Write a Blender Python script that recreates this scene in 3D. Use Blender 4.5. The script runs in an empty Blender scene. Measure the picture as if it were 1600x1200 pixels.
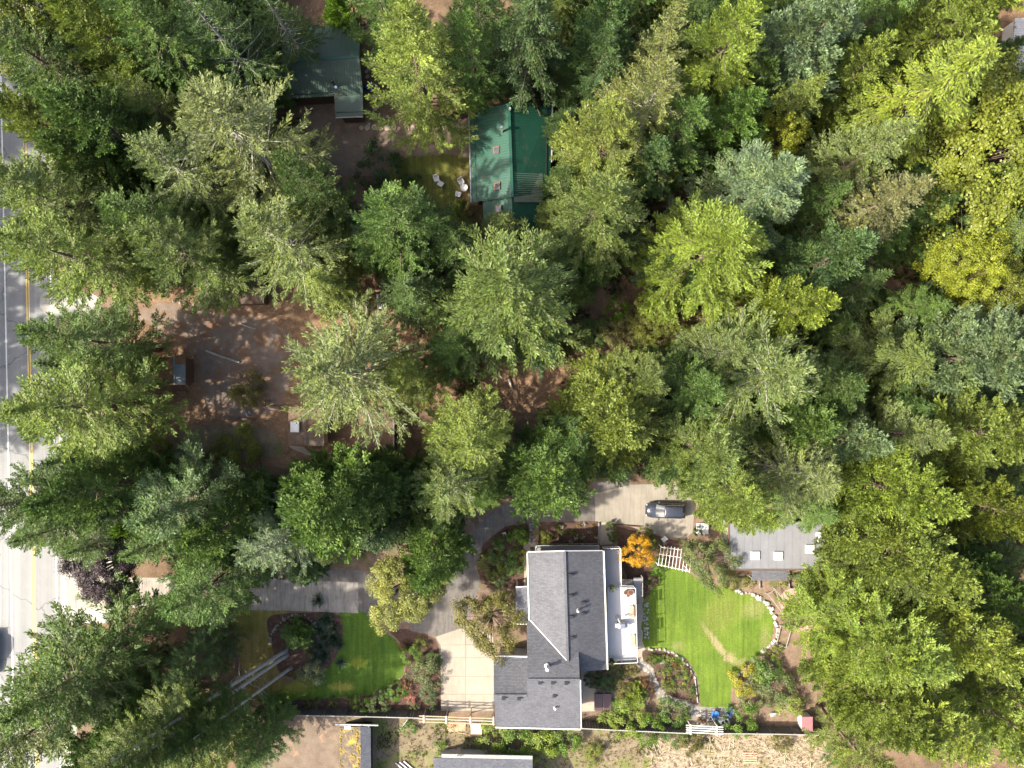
import bpy, bmesh, math, random
import numpy as np
from mathutils import Vector, Matrix, Quaternion

# ------------------------------------------------------------------ camera, sky, sun, exposure
SC = bpy.context.scene
H = 86.0                 # flying height of the camera, metres
PXM = 12.8               # photograph pixels per metre on the ground
cam_d = bpy.data.cameras.new('camera')
cam_d.sensor_fit = 'HORIZONTAL'
cam_d.angle = 2 * math.atan(800 / PXM / H)
cam_d.clip_start = 1.0
cam_d.clip_end = 3000
cam = bpy.data.objects.new('camera', cam_d)
SC.collection.objects.link(cam)
cam.location = (0, 0, H)
SC.camera = cam

SUN_EL = math.radians(42)
SUN_FROM = Vector((-0.965, -0.26, 0)).normalized()      # the side the sun stands on
world = bpy.data.worlds.new('World')
SC.world = world
world.use_nodes = True
wn = world.node_tree
sky = wn.nodes.new('ShaderNodeTexSky')
sky.sky_type = 'NISHITA'
sky.sun_disc = False
sky.sun_elevation = SUN_EL
sky.sun_rotation = math.atan2(SUN_FROM.x, SUN_FROM.y)
sky.air_density = 1.0
sky.dust_density = 5.0
sky.ozone_density = 0.5
bg = wn.nodes['Background']
wn.links.new(sky.outputs[0], bg.inputs[0])
bg.inputs[1].default_value = 0.135

sun_d = bpy.data.lights.new('sun', 'SUN')
sun_d.energy = 4.0
sun_d.angle = math.radians(1.0)
sun_d.color = (1.0, 0.93, 0.79)
sun = bpy.data.objects.new('sun', sun_d)
SC.collection.objects.link(sun)
sdir = Vector((SUN_FROM.x * math.cos(SUN_EL), SUN_FROM.y * math.cos(SUN_EL), math.sin(SUN_EL)))
sun.rotation_euler = sdir.to_track_quat('Z', 'Y').to_euler()
sun.location = sdir * 200

SC.view_settings.view_transform = 'Standard'
SC.view_settings.look = 'None'
SC.view_settings.exposure = 1.42
SC.view_settings.gamma = 1.0
SC.view_settings.use_curve_mapping = False
SC.cycles.max_bounces = 6
SC.cycles.diffuse_bounces = 4
SC.cycles.transmission_bounces = 4
SC.cycles.transparent_max_bounces = 4

random.seed(7)
R_ = random.Random(11)
COL = SC.collection

# ------------------------------------------------------------------ helpers
def W(px, py, z=0.0):
    """a photograph pixel and a height to a place"""
    s = (H - z) / H / PXM
    return Vector(((px - 800) * s, (600 - py) * s, z))

def tag(o, label=None, cat=None, group=None, kind=None):
    if label: o['label'] = label
    if cat: o['category'] = cat
    if group: o['group'] = group
    if kind: o['kind'] = kind
    return o

def empty(name, loc, rz=0.0):
    o = bpy.data.objects.new(name, None)
    o.empty_display_size = 0.3
    COL.objects.link(o)
    o.location = loc
    o.rotation_euler = (0, 0, rz)
    return o

class MB:
    """collects solid pieces and links them as one mesh object"""
    def __init__(s):
        s.v = []; s.f = []; s.m = []
    def add(s, vs, fs, mi=0):
        b = len(s.v)
        s.v += [tuple(x) for x in vs]
        s.f += [tuple(b + i for i in f) for f in fs]
        s.m += [mi] * len(fs)
        return s
    def box(s, c, size, rz=0.0, mi=0, rot=None):
        hx, hy, hz = size[0] / 2, size[1] / 2, size[2] / 2
        q = rot if rot is not None else Matrix.Rotation(rz, 3, 'Z')
        vs = [Vector(c) + q @ Vector((sx * hx, sy * hy, sz * hz)) for sz in (-1, 1) for sy in (-1, 1) for sx in (-1, 1)]
        return s.add(vs, [(0, 2, 3, 1), (4, 5, 7, 6), (0, 1, 5, 4), (2, 6, 7, 3), (0, 4, 6, 2), (1, 3, 7, 5)], mi)
    def prism(s, poly, z0, z1, mi=0):
        n = len(poly)
        a = sum(poly[i][0] * poly[(i + 1) % n][1] - poly[(i + 1) % n][0] * poly[i][1] for i in range(n))
        if a < 0: poly = poly[::-1]
        vs = [(p[0], p[1], z0) for p in poly] + [(p[0], p[1], z1) for p in poly]
        fs = [tuple(range(n))[::-1], tuple(range(n, 2 * n))] + [(i, (i + 1) % n, n + (i + 1) % n, n + i) for i in range(n)]
        return s.add(vs, fs, mi)
    def slab(s, pts, t, mi=0):
        """a sloping plate: top polygon pts, thickness t downwards"""
        n = len(pts)
        a = sum(pts[i][0] * pts[(i + 1) % n][1] - pts[(i + 1) % n][0] * pts[i][1] for i in range(n))
        if a < 0: pts = pts[::-1]
        vs = [tuple(p) for p in pts] + [(p[0], p[1], p[2] - t) for p in pts]
        fs = [tuple(range(n)), tuple(range(n, 2 * n))[::-1]] + [(i, n + i, n + (i + 1) % n, (i + 1) % n) for i in range(n)]
        return s.add(vs, fs, mi)
    def tube(s, pts, rad, n=8, mi=0, cap=True):
        pts = [Vector(p) for p in pts]
        if not hasattr(rad, '__len__'): rad = [rad] * len(pts)
        b = []
        for i, p in enumerate(pts):
            d = (pts[min(i + 1, len(pts) - 1)] - pts[max(i - 1, 0)]).normalized()
            u = d.orthogonal().normalized(); w = d.cross(u)
            if i and False: pass
            b += [p + (u * math.cos(2 * math.pi * k / n) + w * math.sin(2 * math.pi * k / n)) * rad[i] for k in range(n)]
        fs = []
        for i in range(len(pts) - 1):
            for k in range(n):
                k2 = (k + 1) % n
                fs.append((i * n + k, i * n + k2, (i + 1) * n + k2, (i + 1) * n + k))
        if cap:
            fs.append(tuple(range(n))[::-1]); fs.append(tuple(range((len(pts) - 1) * n, len(pts) * n)))
        return s.add(b, fs, mi)
    def bar(s, p0, p1, w, h, mi=0):
        """a rectangular bar between two points, h measured upright"""
        p0, p1 = Vector(p0), Vector(p1)
        d = p1 - p0; L = d.length; x = d.normalized()
        y = Vector((0, 0, 1)).cross(x)
        y = Vector((1, 0, 0)) if y.length < 1e-4 else y.normalized()
        z = x.cross(y)
        rot = Matrix((x, y, z)).transposed()
        return s.box((p0 + p1) / 2, (L, w, h), rot=rot, mi=mi)
    def build(s, name, mat, parent=None, smooth=False, bevel=0.0):
        me = bpy.data.meshes.new(name)
        off = Vector(parent.location) if parent is not None else Vector((0, 0, 0))
        if parent is not None and parent.parent is not None:
            off = Vector((0, 0, 0)); q = parent
            while q is not None:
                off += Vector(q.location); q = q.parent
        me.from_pydata([(v[0] - off.x, v[1] - off.y, v[2] - off.z) for v in s.v], [], s.f)
        for m in (mat if isinstance(mat, (list, tuple)) else [mat]): me.materials.append(m)
        if any(s.m): me.polygons.foreach_set('material_index', s.m)
        if smooth: me.polygons.foreach_set('use_smooth', [True] * len(me.polygons))
        me.update()
        o = bpy.data.objects.new(name, me)
        COL.objects.link(o)
        if parent is not None: o.parent = parent
        if bevel:
            b = o.modifiers.new('bevel', 'BEVEL'); b.width = bevel; b.segments = 2; b.limit_method = 'ANGLE'
        return o

def recenter(o):
    """move a top-level mesh's origin to the middle of its base"""
    me = o.data
    co = np.empty(len(me.vertices) * 3, 'f'); me.vertices.foreach_get('co', co); co = co.reshape(-1, 3)
    c = Vector(((co[:, 0].min() + co[:, 0].max()) / 2, (co[:, 1].min() + co[:, 1].max()) / 2, co[:, 2].min()))
    me.transform(Matrix.Translation(-c)); o.location = c
    return o

def smooth_closed(pts, n=6):
    out = []
    N = len(pts)
    for i in range(N):
        p0, p1, p2, p3 = [Vector(pts[(i + k - 1) % N]).to_2d() for k in range(4)]
        for j in range(n):
            t = j / n
            out.append(0.5 * ((2 * p1) + (p2 - p0) * t + (2 * p0 - 5 * p1 + 4 * p2 - p3) * t * t + (3 * p1 - p0 - 3 * p2 + p3) * t ** 3))
    return out

def smooth_open(pts, n=6):
    out = []
    P = [Vector(p) for p in pts]
    P = [P[0] * 2 - P[1]] + P + [P[-1] * 2 - P[-2]]
    for i in range(1, len(P) - 2):
        p0, p1, p2, p3 = P[i - 1:i + 3]
        for j in range(n):
            t = j / n
            out.append(0.5 * ((2 * p1) + (p2 - p0) * t + (2 * p0 - 5 * p1 + 4 * p2 - p3) * t * t + (3 * p1 - p0 - 3 * p2 + p3) * t ** 3))
    out.append(P[-2])
    return out

_zc = [0]
def sheet(name, pts_px, z, mat, curved=False, rough_edge=0.0, label=None, kind='structure', thick=0.0):
    """a ground surface outlined in photograph pixels"""
    _zc[0] += 1; z += _zc[0] * 0.0004
    pts = [W(*p).to_2d() for p in pts_px]
    if curved: pts = smooth_closed(pts, 8)
    if rough_edge:
        rr = random.Random(len(pts) + int(z * 10000))
        fine = []
        for i in range(len(pts)):
            a, b = pts[i], pts[(i + 1) % len(pts)]
            k = max(1, int((b - a).length / 0.3))
            fine += [a.lerp(b, j / k) for j in range(k)]
        pts = [p + Vector((rr.uniform(-1, 1), rr.uniform(-1, 1))) * rough_edge for p in fine]
    bm = bmesh.new()
    vs = [bm.verts.new((p.x, p.y, z)) for p in pts]
    f = bm.faces.new(vs)
    if f.normal.z < 0 or f.calc_area() < 0: f.normal_flip()
    bm.normal_update()
    if f.normal.z < 0: f.normal_flip()
    bmesh.ops.triangulate(bm, faces=[f])
    me = bpy.data.meshes.new(name); bm.to_mesh(me); bm.free()
    me.materials.append(mat)
    o = bpy.data.objects.new(name, me); COL.objects.link(o)
    o['kind'] = kind
    if label: o['label'] = label
    return o

# ------------------------------------------------------------------ materials
class NT:
    def __init__(s, name):
        s.m = bpy.data.materials.new(name); s.m.use_nodes = True
        s.t = s.m.node_tree; s.n = s.t.nodes; s.b = s.n['Principled BSDF']
        s.geo = s.n.new('ShaderNodeNewGeometry')
    def node(s, t, **kw):
        n = s.n.new(t)
        for k, v in kw.items(): setattr(n, k, v)
        return n
    def link(s, a, b): s.t.links.new(a, b)
    def noise(s, scale, detail=4, rough=0.6, vec=None, dist=0.0):
        n = s.node('ShaderNodeTexNoise'); n.inputs['Scale'].default_value = scale
        n.inputs['Detail'].default_value = detail; n.inputs['Roughness'].default_value = rough
        n.inputs['Distortion'].default_value = dist
        s.link(vec if vec is not None else s.geo.outputs['Position'], n.inputs['Vector'])
        return n.outputs['Fac']
    def ramp(s, fac, a, b, lo=0.0, hi=1.0):
        n = s.node('ShaderNodeMapRange'); n.clamp = True
        n.inputs[1].default_value = a; n.inputs[2].default_value = b
        n.inputs[3].default_value = lo; n.inputs[4].default_value = hi
        s.link(fac, n.inputs[0])
        return n.outputs[0]
    def math(s, op, a, b):
        n = s.node('ShaderNodeMath', operation=op)
        for i, x in enumerate((a, b)):
            if hasattr(x, 'links'): s.link(x, n.inputs[i])
            else: n.inputs[i].default_value = x
        return n.outputs[0]
    def mix(s, fac, a, b, blend='MIX'):
        n = s.node('ShaderNodeMix', data_type='RGBA', blend_type=blend)
        for idx, x in ((0, fac), (6, a), (7, b)):
            if hasattr(x, 'links'): s.link(x, n.inputs[idx])
            elif idx == 0: n.inputs[0].default_value = x
            else: n.inputs[idx].default_value = (*x, 1)
        return n.outputs[2]
    def blob(s, px, py, rx, ry, ang, nscale=1.8, namp=1.0):
        """0..1 mask: a ragged worn spot with a place and shape of its own"""
        c = W(px, py)
        m = s.node('ShaderNodeMapping'); m.vector_type = 'TEXTURE'
        m.inputs['Location'].default_value = c; m.inputs['Rotation'].default_value = (0, 0, ang)
        m.inputs['Scale'].default_value = (rx, ry, 1000)
        s.link(s.geo.outputs['Position'], m.inputs[0])
        l = s.node('ShaderNodeVectorMath', operation='LENGTH'); s.link(m.outputs[0], l.inputs[0])
        nz = s.noise(nscale, 5, 0.7)
        d = s.math('ADD', l.outputs['Value'], s.math('MULTIPLY', s.math('SUBTRACT', nz, 0.5), namp * 2.5))
        return s.ramp(d, 1.15, 0.45)
    def finish(s, col, rough=0.85, spec=0.3, bump=None, bstr=0.4, bdist=0.05):
        if hasattr(col, 'links'): s.link(col, s.b.inputs['Base Color'])
        else: s.b.inputs['Base Color'].default_value = (*col, 1)
        s.b.inputs['Roughness'].default_value = rough
        s.b.inputs['Specular IOR Level'].default_value = spec
        if bump is not None:
            b = s.node('ShaderNodeBump'); b.inputs['Strength'].default_value = bstr; b.inputs['Distance'].default_value = bdist
            s.link(bump, b.inputs['Height']); s.link(b.outputs[0], s.b.inputs['Normal'])
        return s.m

def plain(name, c, rough=0.7, spec=0.3, vary=0.12, scale=3.0, metal=0.0, bstr=0.15):
    t = NT(name)
    nz = t.noise(scale, 5, 0.65)
    n2 = t.noise(scale * 9, 3, 0.6)
    k = t.math('ADD', t.ramp(nz, 0.25, 0.75, 1 - vary, 1 + vary), t.ramp(n2, 0.2, 0.8, -vary * 0.6, vary * 0.6))
    m = t.node('ShaderNodeVectorMath', operation='SCALE')
    m.inputs[0].default_value = c; t.link(k, m.inputs['Scale'])
    t.b.inputs['Metallic'].default_value = metal
    return t.finish(m.outputs[0], rough, spec, n2, bstr, 0.02)

def two(name, a, b, scale, lo=0.35, hi=0.65, fine=8.0, famp=0.3, rough=0.9, spec=0.2, bstr=0.5, bdist=0.05, extra=None, c=None, cscale=0.3):
    """two earth colours broken up by noise, with a fine grain"""
    t = NT(name)
    f = t.ramp(t.noise(scale, 6, 0.65, dist=0.4), lo, hi)
    col = t.mix(f, a, b)
    if c is not None:
        col = t.mix(t.ramp(t.noise(cscale, 4, 0.6, dist=0.6), 0.5, 0.66), col, c)
    if extra: col = extra(t, col)
    fn = t.noise(fine, 4, 0.7)
    g = t.ramp(fn, 0.25, 0.75, 1 - famp, 1 + famp)
    m = t.node('ShaderNodeVectorMath', operation='SCALE'); t.link(col, m.inputs[0]); t.link(g, m.inputs['Scale'])
    return t.finish(m.outputs[0], rough, spec, fn, bstr, bdist)

M = {}
# forest floor: brown needles, bits of tan and green
def _floor(t, col):
    col = t.mix(t.ramp(t.noise(0.22, 5, 0.7), 0.55, 0.7), col, (0.06, 0.07, 0.028))
    sp = t.noise(6.0, 2, 0.5)
    return t.mix(t.ramp(sp, 0.66, 0.72), col, (0.36, 0.25, 0.15))
M['floor'] = two('forest_floor', (0.115, 0.076, 0.05), (0.19, 0.128, 0.085), 0.5, fine=5, famp=0.35, extra=_floor)
M['dirt'] = two('packed_dirt', (0.145, 0.108, 0.08), (0.205, 0.158, 0.12), 0.7, fine=7, famp=0.22, extra=lambda t, c: t.mix(t.ramp(t.noise(0.5, 4, .7), .56, .7), c, (0.30, 0.2, 0.13)))
M['needles'] = two('needle_litter', (0.155, 0.094, 0.058), (0.245, 0.155, 0.098), 0.8, fine=5, famp=0.4, extra=lambda t, c: t.mix(t.ramp(t.noise(2.6, 4, .7), .57, .68), c, (0.36, 0.25, 0.15)))
M['gravel'] = two('grey_gravel', (0.165, 0.125, 0.1), (0.225, 0.18, 0.15), 0.8, fine=9, famp=0.25, extra=lambda t, c: t.mix(t.ramp(t.noise(0.45, 5, .7), .46, .6), c, (0.19, 0.115, 0.075)))
M['straw'] = two('dry_grass', (0.135, 0.108, 0.07), (0.215, 0.172, 0.112), 0.7, fine=5, famp=0.22, bdist=0.1, c=(0.13, 0.145, 0.042), cscale=0.35)
M['chaff'] = two('brush_cuttings', (0.19, 0.148, 0.10), (0.33, 0.27, 0.195), 1.6, fine=6, famp=0.4, bdist=0.12, c=(0.17, 0.15, 0.07), cscale=0.5)
M['mulch'] = two('dark_mulch', (0.062, 0.036, 0.028), (0.115, 0.07, 0.052), 1.4, fine=8, famp=0.45)
M['bark'] = two('red_bark_mulch', (0.30, 0.19, 0.14), (0.43, 0.31, 0.245), 1.8, fine=9, famp=0.35)
M['soil'] = two('garden_soil', (0.145, 0.10, 0.072), (0.23, 0.16, 0.115), 1.2, fine=8, famp=0.3, c=(0.10, 0.10, 0.04), cscale=0.6)

def lawn_mat(name, a, b, dry, spots, stripe_ang, stripe=0.24):
    t = NT(name)
    col = t.mix(t.ramp(t.noise(0.35, 5, 0.65), 0.38, 0.62), a, b)
    col = t.mix(t.math('MULTIPLY', t.ramp(t.noise(0.9, 6, 0.75, dist=0.5), 0.52, 0.72), 0.6), col, dry)
    col = t.mix(t.ramp(t.noise(0.16, 4, 0.7, dist=0.8), 0.45, 0.62, 0, .5), col, (a[0] * .8, a[1] * .86, a[2]))
    col = t.mix(t.math('MULTIPLY', t.ramp(t.noise(3.2, 5, 0.8), 0.58, 0.7), 0.55), col, dry)
    for s in spots:
        col = t.mix(t.math('MULTIPLY', t.blob(*s[:5]), s[6]), col, s[5])
    mp = t.node('ShaderNodeMapping'); mp.inputs['Rotation'].default_value = (0, 0, stripe_ang)
    mp.inputs['Scale'].default_value = (2.2, 0.16, 1)
    t.link(t.geo.outputs['Position'], mp.inputs[0])
    st = t.noise(1.0, 4, 0.6, vec=mp.outputs[0])
    fn = t.noise(7, 5, 0.75)
    k = t.math('MULTIPLY', t.ramp(st, 0.3, 0.7, 1 - stripe, 1 + stripe), t.ramp(fn, 0.25, 0.75, 0.6, 1.4))
    m = t.node('ShaderNodeVectorMath', operation='SCALE'); t.link(col, m.inputs[0]); t.link(k, m.inputs['Scale'])
    return t.finish(m.outputs[0], 0.85, 0.2, fn, 0.7, 0.1)
TAN = (0.27, 0.22, 0.12)
M['lawn_back'] = lawn_mat('back_lawn', (0.086, 0.142, 0.015), (0.118, 0.175, 0.02), (0.16, 0.165, 0.042),
    [(1122, 1008, 0.5, 2.6, 0.62, TAN, 0.85), (1140, 1028, 0.8, 0.8, 0, TAN, 0.7), (1155, 1036, 1.0, 0.6, .3, TAN, 0.5), (1104, 985, 0.35, 1.6, 0.5, TAN, 0.5), (1180, 950, 2.0, 1.3, 0.4, TAN, 0.32), (1196, 1000, .7, 2.0, 0, TAN, 0.3), (1060, 1010, 1.0, .7, 0, TAN, .3), (1125, 960, 3.2, 2.2, 0.8, (0.145, 0.16, 0.038), .6), (1060, 935, 3, 4.5, 0.3, (0.072, 0.125, 0.014), .6)], math.radians(60))
M['lawn_front'] = lawn_mat('front_lawn', (0.062, 0.12, 0.014), (0.082, 0.145, 0.016), (0.14, 0.155, 0.028),
    [(560, 1035, 1.2, 0.8, 0, (0.24, 0.26, 0.03), .6), (535, 1074, 1.6, .7, 0, (0.33, 0.29, 0.06), .7), (460, 1068, 2.6, 1.5, 0, (0.3, 0.27, 0.05), .8)], math.radians(-35))
M['lawn_dry'] = lawn_mat('worn_lawn', (0.17, 0.145, 0.034), (0.27, 0.205, 0.085), (0.17, 0.165, 0.03), [(400, 965, 3, 1.2, 0, (0.16, 0.16, 0.03), .6)], 0.4)
M['lawn_shade'] = lawn_mat('side_lawn', (0.10, 0.115, 0.022), (0.135, 0.135, 0.03), (0.2, 0.15, 0.07), [(725, 300, 1.2, 3, 0, (0.27, 0.18, 0.09), .7)], 0.2)

def concrete(name, a, b, scale=0.7, streak=0.0, sang=0.0, fam=0.12, spec=0.35, rough=0.75):
    t = NT(name)
    col = t.mix(t.ramp(t.noise(scale, 6, 0.7, dist=0.3), 0.34, 0.68), a, b)
    if streak:
        mp = t.node('ShaderNodeMapping'); mp.inputs['Rotation'].default_value = (0, 0, sang)
        mp.inputs['Scale'].default_value = (2.4, 0.22, 1); t.link(t.geo.outputs['Position'], mp.inputs[0])
        st = t.noise(1.6, 5, 0.7, vec=mp.outputs[0])
        col = t.mix(t.ramp(st, 0.45, 0.75, 0, streak), col, (a[0] * .3, a[1] * .28, a[2] * .25))
    fn = t.noise(14, 4, 0.7)
    m = t.node('ShaderNodeVectorMath', operation='SCALE'); t.link(col, m.inputs[0]); t.link(t.ramp(fn, .25, .75, 1 - fam, 1 + fam), m.inputs['Scale'])
    return t.finish(m.outputs[0], rough, spec, fn, 0.2, 0.02)
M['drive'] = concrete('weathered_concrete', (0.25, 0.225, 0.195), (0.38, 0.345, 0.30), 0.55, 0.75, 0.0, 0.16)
M['drive_bend'] = concrete('dark_concrete', (0.11, 0.098, 0.088), (0.165, 0.15, 0.135), 0.8, 0.6, 0.9, 0.2)  # darker grey-brown concrete tone with streaks, for the bend
M['slab'] = concrete('new_concrete', (0.28, 0.24, 0.19), (0.335, 0.29, 0.235), 0.5, 0.22, 0.1, 0.07)
M['apron'] = concrete('gravel_shoulder', (0.28, 0.265, 0.235), (0.38, 0.36, 0.325), 0.5, 0.0, 0, 0.2, 0.3, 0.7)
M['court'] = concrete('court_concrete', (0.22, 0.195, 0.16), (0.285, 0.255, 0.21), 0.5, 0.35, 0.1, 0.1)
M['joint'] = plain('joint_filler', (0.17, 0.145, 0.115), 0.95, 0.1)

def asphalt():
    t = NT('asphalt')
    base = t.mix(t.ramp(t.noise(0.5, 5, 0.7), 0.3, 0.7), (0.155, 0.157, 0.158), (0.19, 0.192, 0.19))
    mp = t.node('ShaderNodeMapping'); mp.inputs['Rotation'].default_value = (0, 0, 0.02); mp.inputs['Scale'].default_value = (1.3, 0.012, 1)
    t.link(t.geo.outputs['Position'], mp.inputs[0])
    tr = t.noise(1.0, 3, 0.6, vec=mp.outputs[0])
    base = t.mix(t.ramp(tr, 0.42, 0.66, 0, 0.7), base, (0.235, 0.236, 0.232))
    vor = t.node('ShaderNodeTexVoronoi', feature='DISTANCE_TO_EDGE'); vor.inputs['Scale'].default_value = 0.12
    ns = t.node('ShaderNodeTexNoise'); ns.inputs['Scale'].default_value = 0.8
    t.link(t.geo.outputs['Position'], ns.inputs['Vector'])
    ad = t.node('ShaderNodeVectorMath', operation='ADD'); sc = t.node('ShaderNodeVectorMath', operation='SCALE'); sc.inputs['Scale'].default_value = 1.6
    t.link(ns.outputs['Color'], sc.inputs[0]); t.link(t.geo.outputs['Position'], ad.inputs[0]); t.link(sc.outputs[0], ad.inputs[1])
    t.link(ad.outputs[0], vor.inputs['Vector'])
    base = t.mix(t.ramp(vor.outputs['Distance'], 0.012, 0.004, 0, 0.55), base, (0.05, 0.05, 0.05))
    fn = t.noise(18, 4, 0.7)
    m = t.node('ShaderNodeVectorMath', operation='SCALE'); t.link(base, m.inputs[0]); t.link(t.ramp(fn, .25, .75, .85, 1.15), m.inputs['Scale'])
    return t.finish(m.outputs[0], 0.66, 0.32, fn, 0.15, 0.02)
M['asphalt'] = asphalt()
M['paint_white'] = plain('road_paint_white', (0.62, 0.62, 0.6), 0.6, 0.3, 0.16, 2.0)
M['paint_yellow'] = plain('road_paint_yellow', (0.62, 0.42, 0.09), 0.6, 0.3, 0.16, 2.0)

def shingle(name, a, b):
    t = NT(name)
    br = t.node('ShaderNodeTexBrick'); br.inputs['Scale'].default_value = 1.0
    br.inputs['Brick Width'].default_value = 0.34; br.inputs['Row Height'].default_value = 0.135
    br.inputs['Mortar Size'].default_value = 0.012; br.inputs['Bias'].default_value = 0.0
    br.inputs['Color1'].default_value = (*a, 1); br.inputs['Color2'].default_value = (*b, 1); br.inputs['Mortar'].default_value = (a[0] * .45, a[1] * .45, a[2] * .45, 1)
    t.link(t.geo.outputs['Position'], br.inputs['Vector'])
    big = t.noise(0.35, 4, 0.6)
    fn = t.noise(9, 3, 0.8)
    k = t.math('MULTIPLY', t.ramp(big, 0.3, 0.7, .9, 1.1), t.ramp(fn, 0.3, 0.7, .68, 1.32))
    m = t.node('ShaderNodeVectorMath', operation='SCALE'); t.link(br.outputs['Color'], m.inputs[0]); t.link(k, m.inputs['Scale'])
    lit = t.math('MULTIPLY', t.ramp(t.noise(0.55, 6, .75, dist=.6), .54, .72, 0, .5), t.ramp(t.noise(6, 4, .7), .4, .62))
    return t.finish(t.mix(lit, m.outputs[0], (0.085, 0.075, 0.06)), 0.8, 0.3, br.outputs['Fac'], -0.4, 0.02)
M['shingle'] = shingle('grey_shingles', (0.088, 0.09, 0.103), (0.122, 0.125, 0.142))
M['shingle_dark'] = shingle('dark_shingles', (0.10, 0.105, 0.125), (0.14, 0.145, 0.165))
M['membrane'] = concrete('grey_roof_membrane', (0.16, 0.163, 0.178), (0.19, 0.193, 0.208), 0.6, 0.12, 0, 0.06)
M['deck'] = concrete('pale_vinyl_deck', (0.43, 0.425, 0.43), (0.48, 0.475, 0.48), 0.5, 0.06, 0, 0.04)
M['deck_grey'] = concrete('grey_vinyl_deck', (0.22, 0.225, 0.245), (0.26, 0.265, 0.285), 0.5, 0.1, 0, 0.05)

def metal_roof(name, c, c2):
    t = NT(name)
    col = t.mix(t.ramp(t.noise(0.5, 5, .7), .35, .7), c, c2)
    fn = t.noise(5, 4, .7)
    m = t.node('ShaderNodeVectorMath', operation='SCALE'); t.link(col, m.inputs[0]); t.link(t.ramp(fn, .25, .75, .88, 1.12), m.inputs['Scale'])
    lit = t.math('MULTIPLY', t.ramp(t.noise(0.7, 6, .75, dist=.5), .55, .7), t.ramp(t.noise(9, 3, .7), .45, .6))
    return t.finish(t.mix(lit, m.outputs[0], (0.13, 0.095, 0.06)), 0.42, 0.45, fn, 0.05, 0.02)
M['green_roof'] = metal_roof('green_metal', (0.012, 0.062, 0.041), (0.017, 0.077, 0.051))
M['green_roof_old'] = metal_roof('dull_green_metal', (0.04, 0.076, 0.058), (0.055, 0.088, 0.068))
M['green_panel'] = metal_roof('faded_green_metal', (0.12, 0.155, 0.125), (0.145, 0.17, 0.14))
M['rust'] = two('rusty_roof', (0.20, 0.095, 0.05), (0.30, 0.17, 0.10), 1.2, fine=4, famp=0.4, rough=0.85, c=(0.11, 0.11, 0.04), cscale=0.6)
M['brown_roof'] = two('litter_covered_roof', (0.125, 0.08, 0.056), (0.18, 0.12, 0.085), 0.9, fine=6, famp=0.35, rough=0.9, c=(0.16, 0.15, 0.13), cscale=0.8)
M['zinc'] = plain('grey_zinc', (0.2, 0.22, 0.245), 0.5, 0.5, 0.2, 1.5)
M['zinc_spot'] = two('stained_white_metal', (0.42, 0.42, 0.44), (0.6, 0.6, 0.62), 1.5, fine=6, famp=0.15, rough=0.5, c=(0.13, 0.10, 0.085), cscale=1.6)
M['moss_roof'] = two('mossy_roof', (0.085, 0.07, 0.055), (0.14, 0.11, 0.085), 1.5, fine=8, famp=0.4, c=(0.36, 0.25, 0.045), cscale=1.1)
M['white'] = plain('white_paint', (0.56, 0.55, 0.53), 0.5, 0.35, 0.05)
M['plastic_white'] = plain('white_plastic', (0.68, 0.68, 0.68), 0.35, 0.5, 0.03)
M['siding'] = plain('grey_siding', (0.33, 0.34, 0.35), 0.7, 0.3, 0.08)
M['siding_brown'] = plain('brown_board_wall', (0.15, 0.09, 0.06), 0.8, 0.2, 0.2)
M['siding_green'] = plain('dark_log_wall', (0.11, 0.075, 0.05), 0.8, 0.2, 0.2)
M['grey_wood'] = plain('weathered_wood', (0.26, 0.23, 0.20), 0.85, 0.2, 0.25, 2.0)
M['fence_wood'] = plain('dark_fence_boards', (0.115, 0.105, 0.10), 0.85, 0.2, 0.35, 1.2)
M['cap_wood'] = plain('pale_fence_cap', (0.31, 0.295, 0.27), 0.7, 0.25, 0.12, 2.0)
M['raw_wood'] = plain('new_timber', (0.44, 0.28, 0.175), 0.75, 0.25, 0.15, 2.5)
M['cream_board'] = plain('cream_sheet', (0.66, 0.57, 0.42), 0.7, 0.25, 0.08)
M['log_end'] = plain('cut_log_face', (0.40, 0.31, 0.26), 0.85, 0.2, 0.2, 5)
M['stone'] = two('field_stone', (0.25, 0.235, 0.21), (0.37, 0.35, 0.32), 1.8, fine=9, famp=0.2, rough=0.85)
M['stone_dark'] = two('mossy_stone', (0.15, 0.145, 0.12), (0.26, 0.25, 0.21), 1.8, fine=9, famp=0.25, rough=0.9)
M['black'] = plain('black_metal', (0.02, 0.02, 0.022), 0.5, 0.4, 0.1)
M['rubber'] = plain('tyre_rubber', (0.025, 0.025, 0.025), 0.8, 0.3, 0.1)
M['grey_metal'] = plain('grey_metal', (0.3, 0.31, 0.33), 0.4, 0.5, 0.1)
M['chrome'] = plain('bright_metal', (0.6, 0.6, 0.62), 0.25, 0.6, 0.05, metal=0.9)
M['hot_tub'] = plain('brown_vinyl_cover', (0.085, 0.055, 0.055), 0.45, 0.4, 0.06)
M['blue'] = plain('blue_plastic', (0.05, 0.17, 0.48), 0.4, 0.5, 0.08)
M['blue_cloth'] = plain('blue_tarpaulin', (0.02, 0.07, 0.38), 0.5, 0.4, 0.15)
M['dark_blue'] = plain('dark_blue_glaze', (0.03, 0.05, 0.11), 0.3, 0.5, 0.08)
M['terracotta'] = plain('terracotta', (0.36, 0.17, 0.11), 0.8, 0.3, 0.12)
M['pink'] = plain('faded_pink_roof', (0.25, 0.12, 0.13), 0.7, 0.3, 0.12)
M['patio'] = concrete('patio_slabs', (0.29, 0.25, 0.20), (0.38, 0.33, 0.265), 0.9, 0.15, 0.4, 0.14)
M['path'] = two('crushed_stone_path', (0.17, 0.155, 0.135), (0.235, 0.215, 0.19), 1.4, fine=7, famp=0.25)
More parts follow.
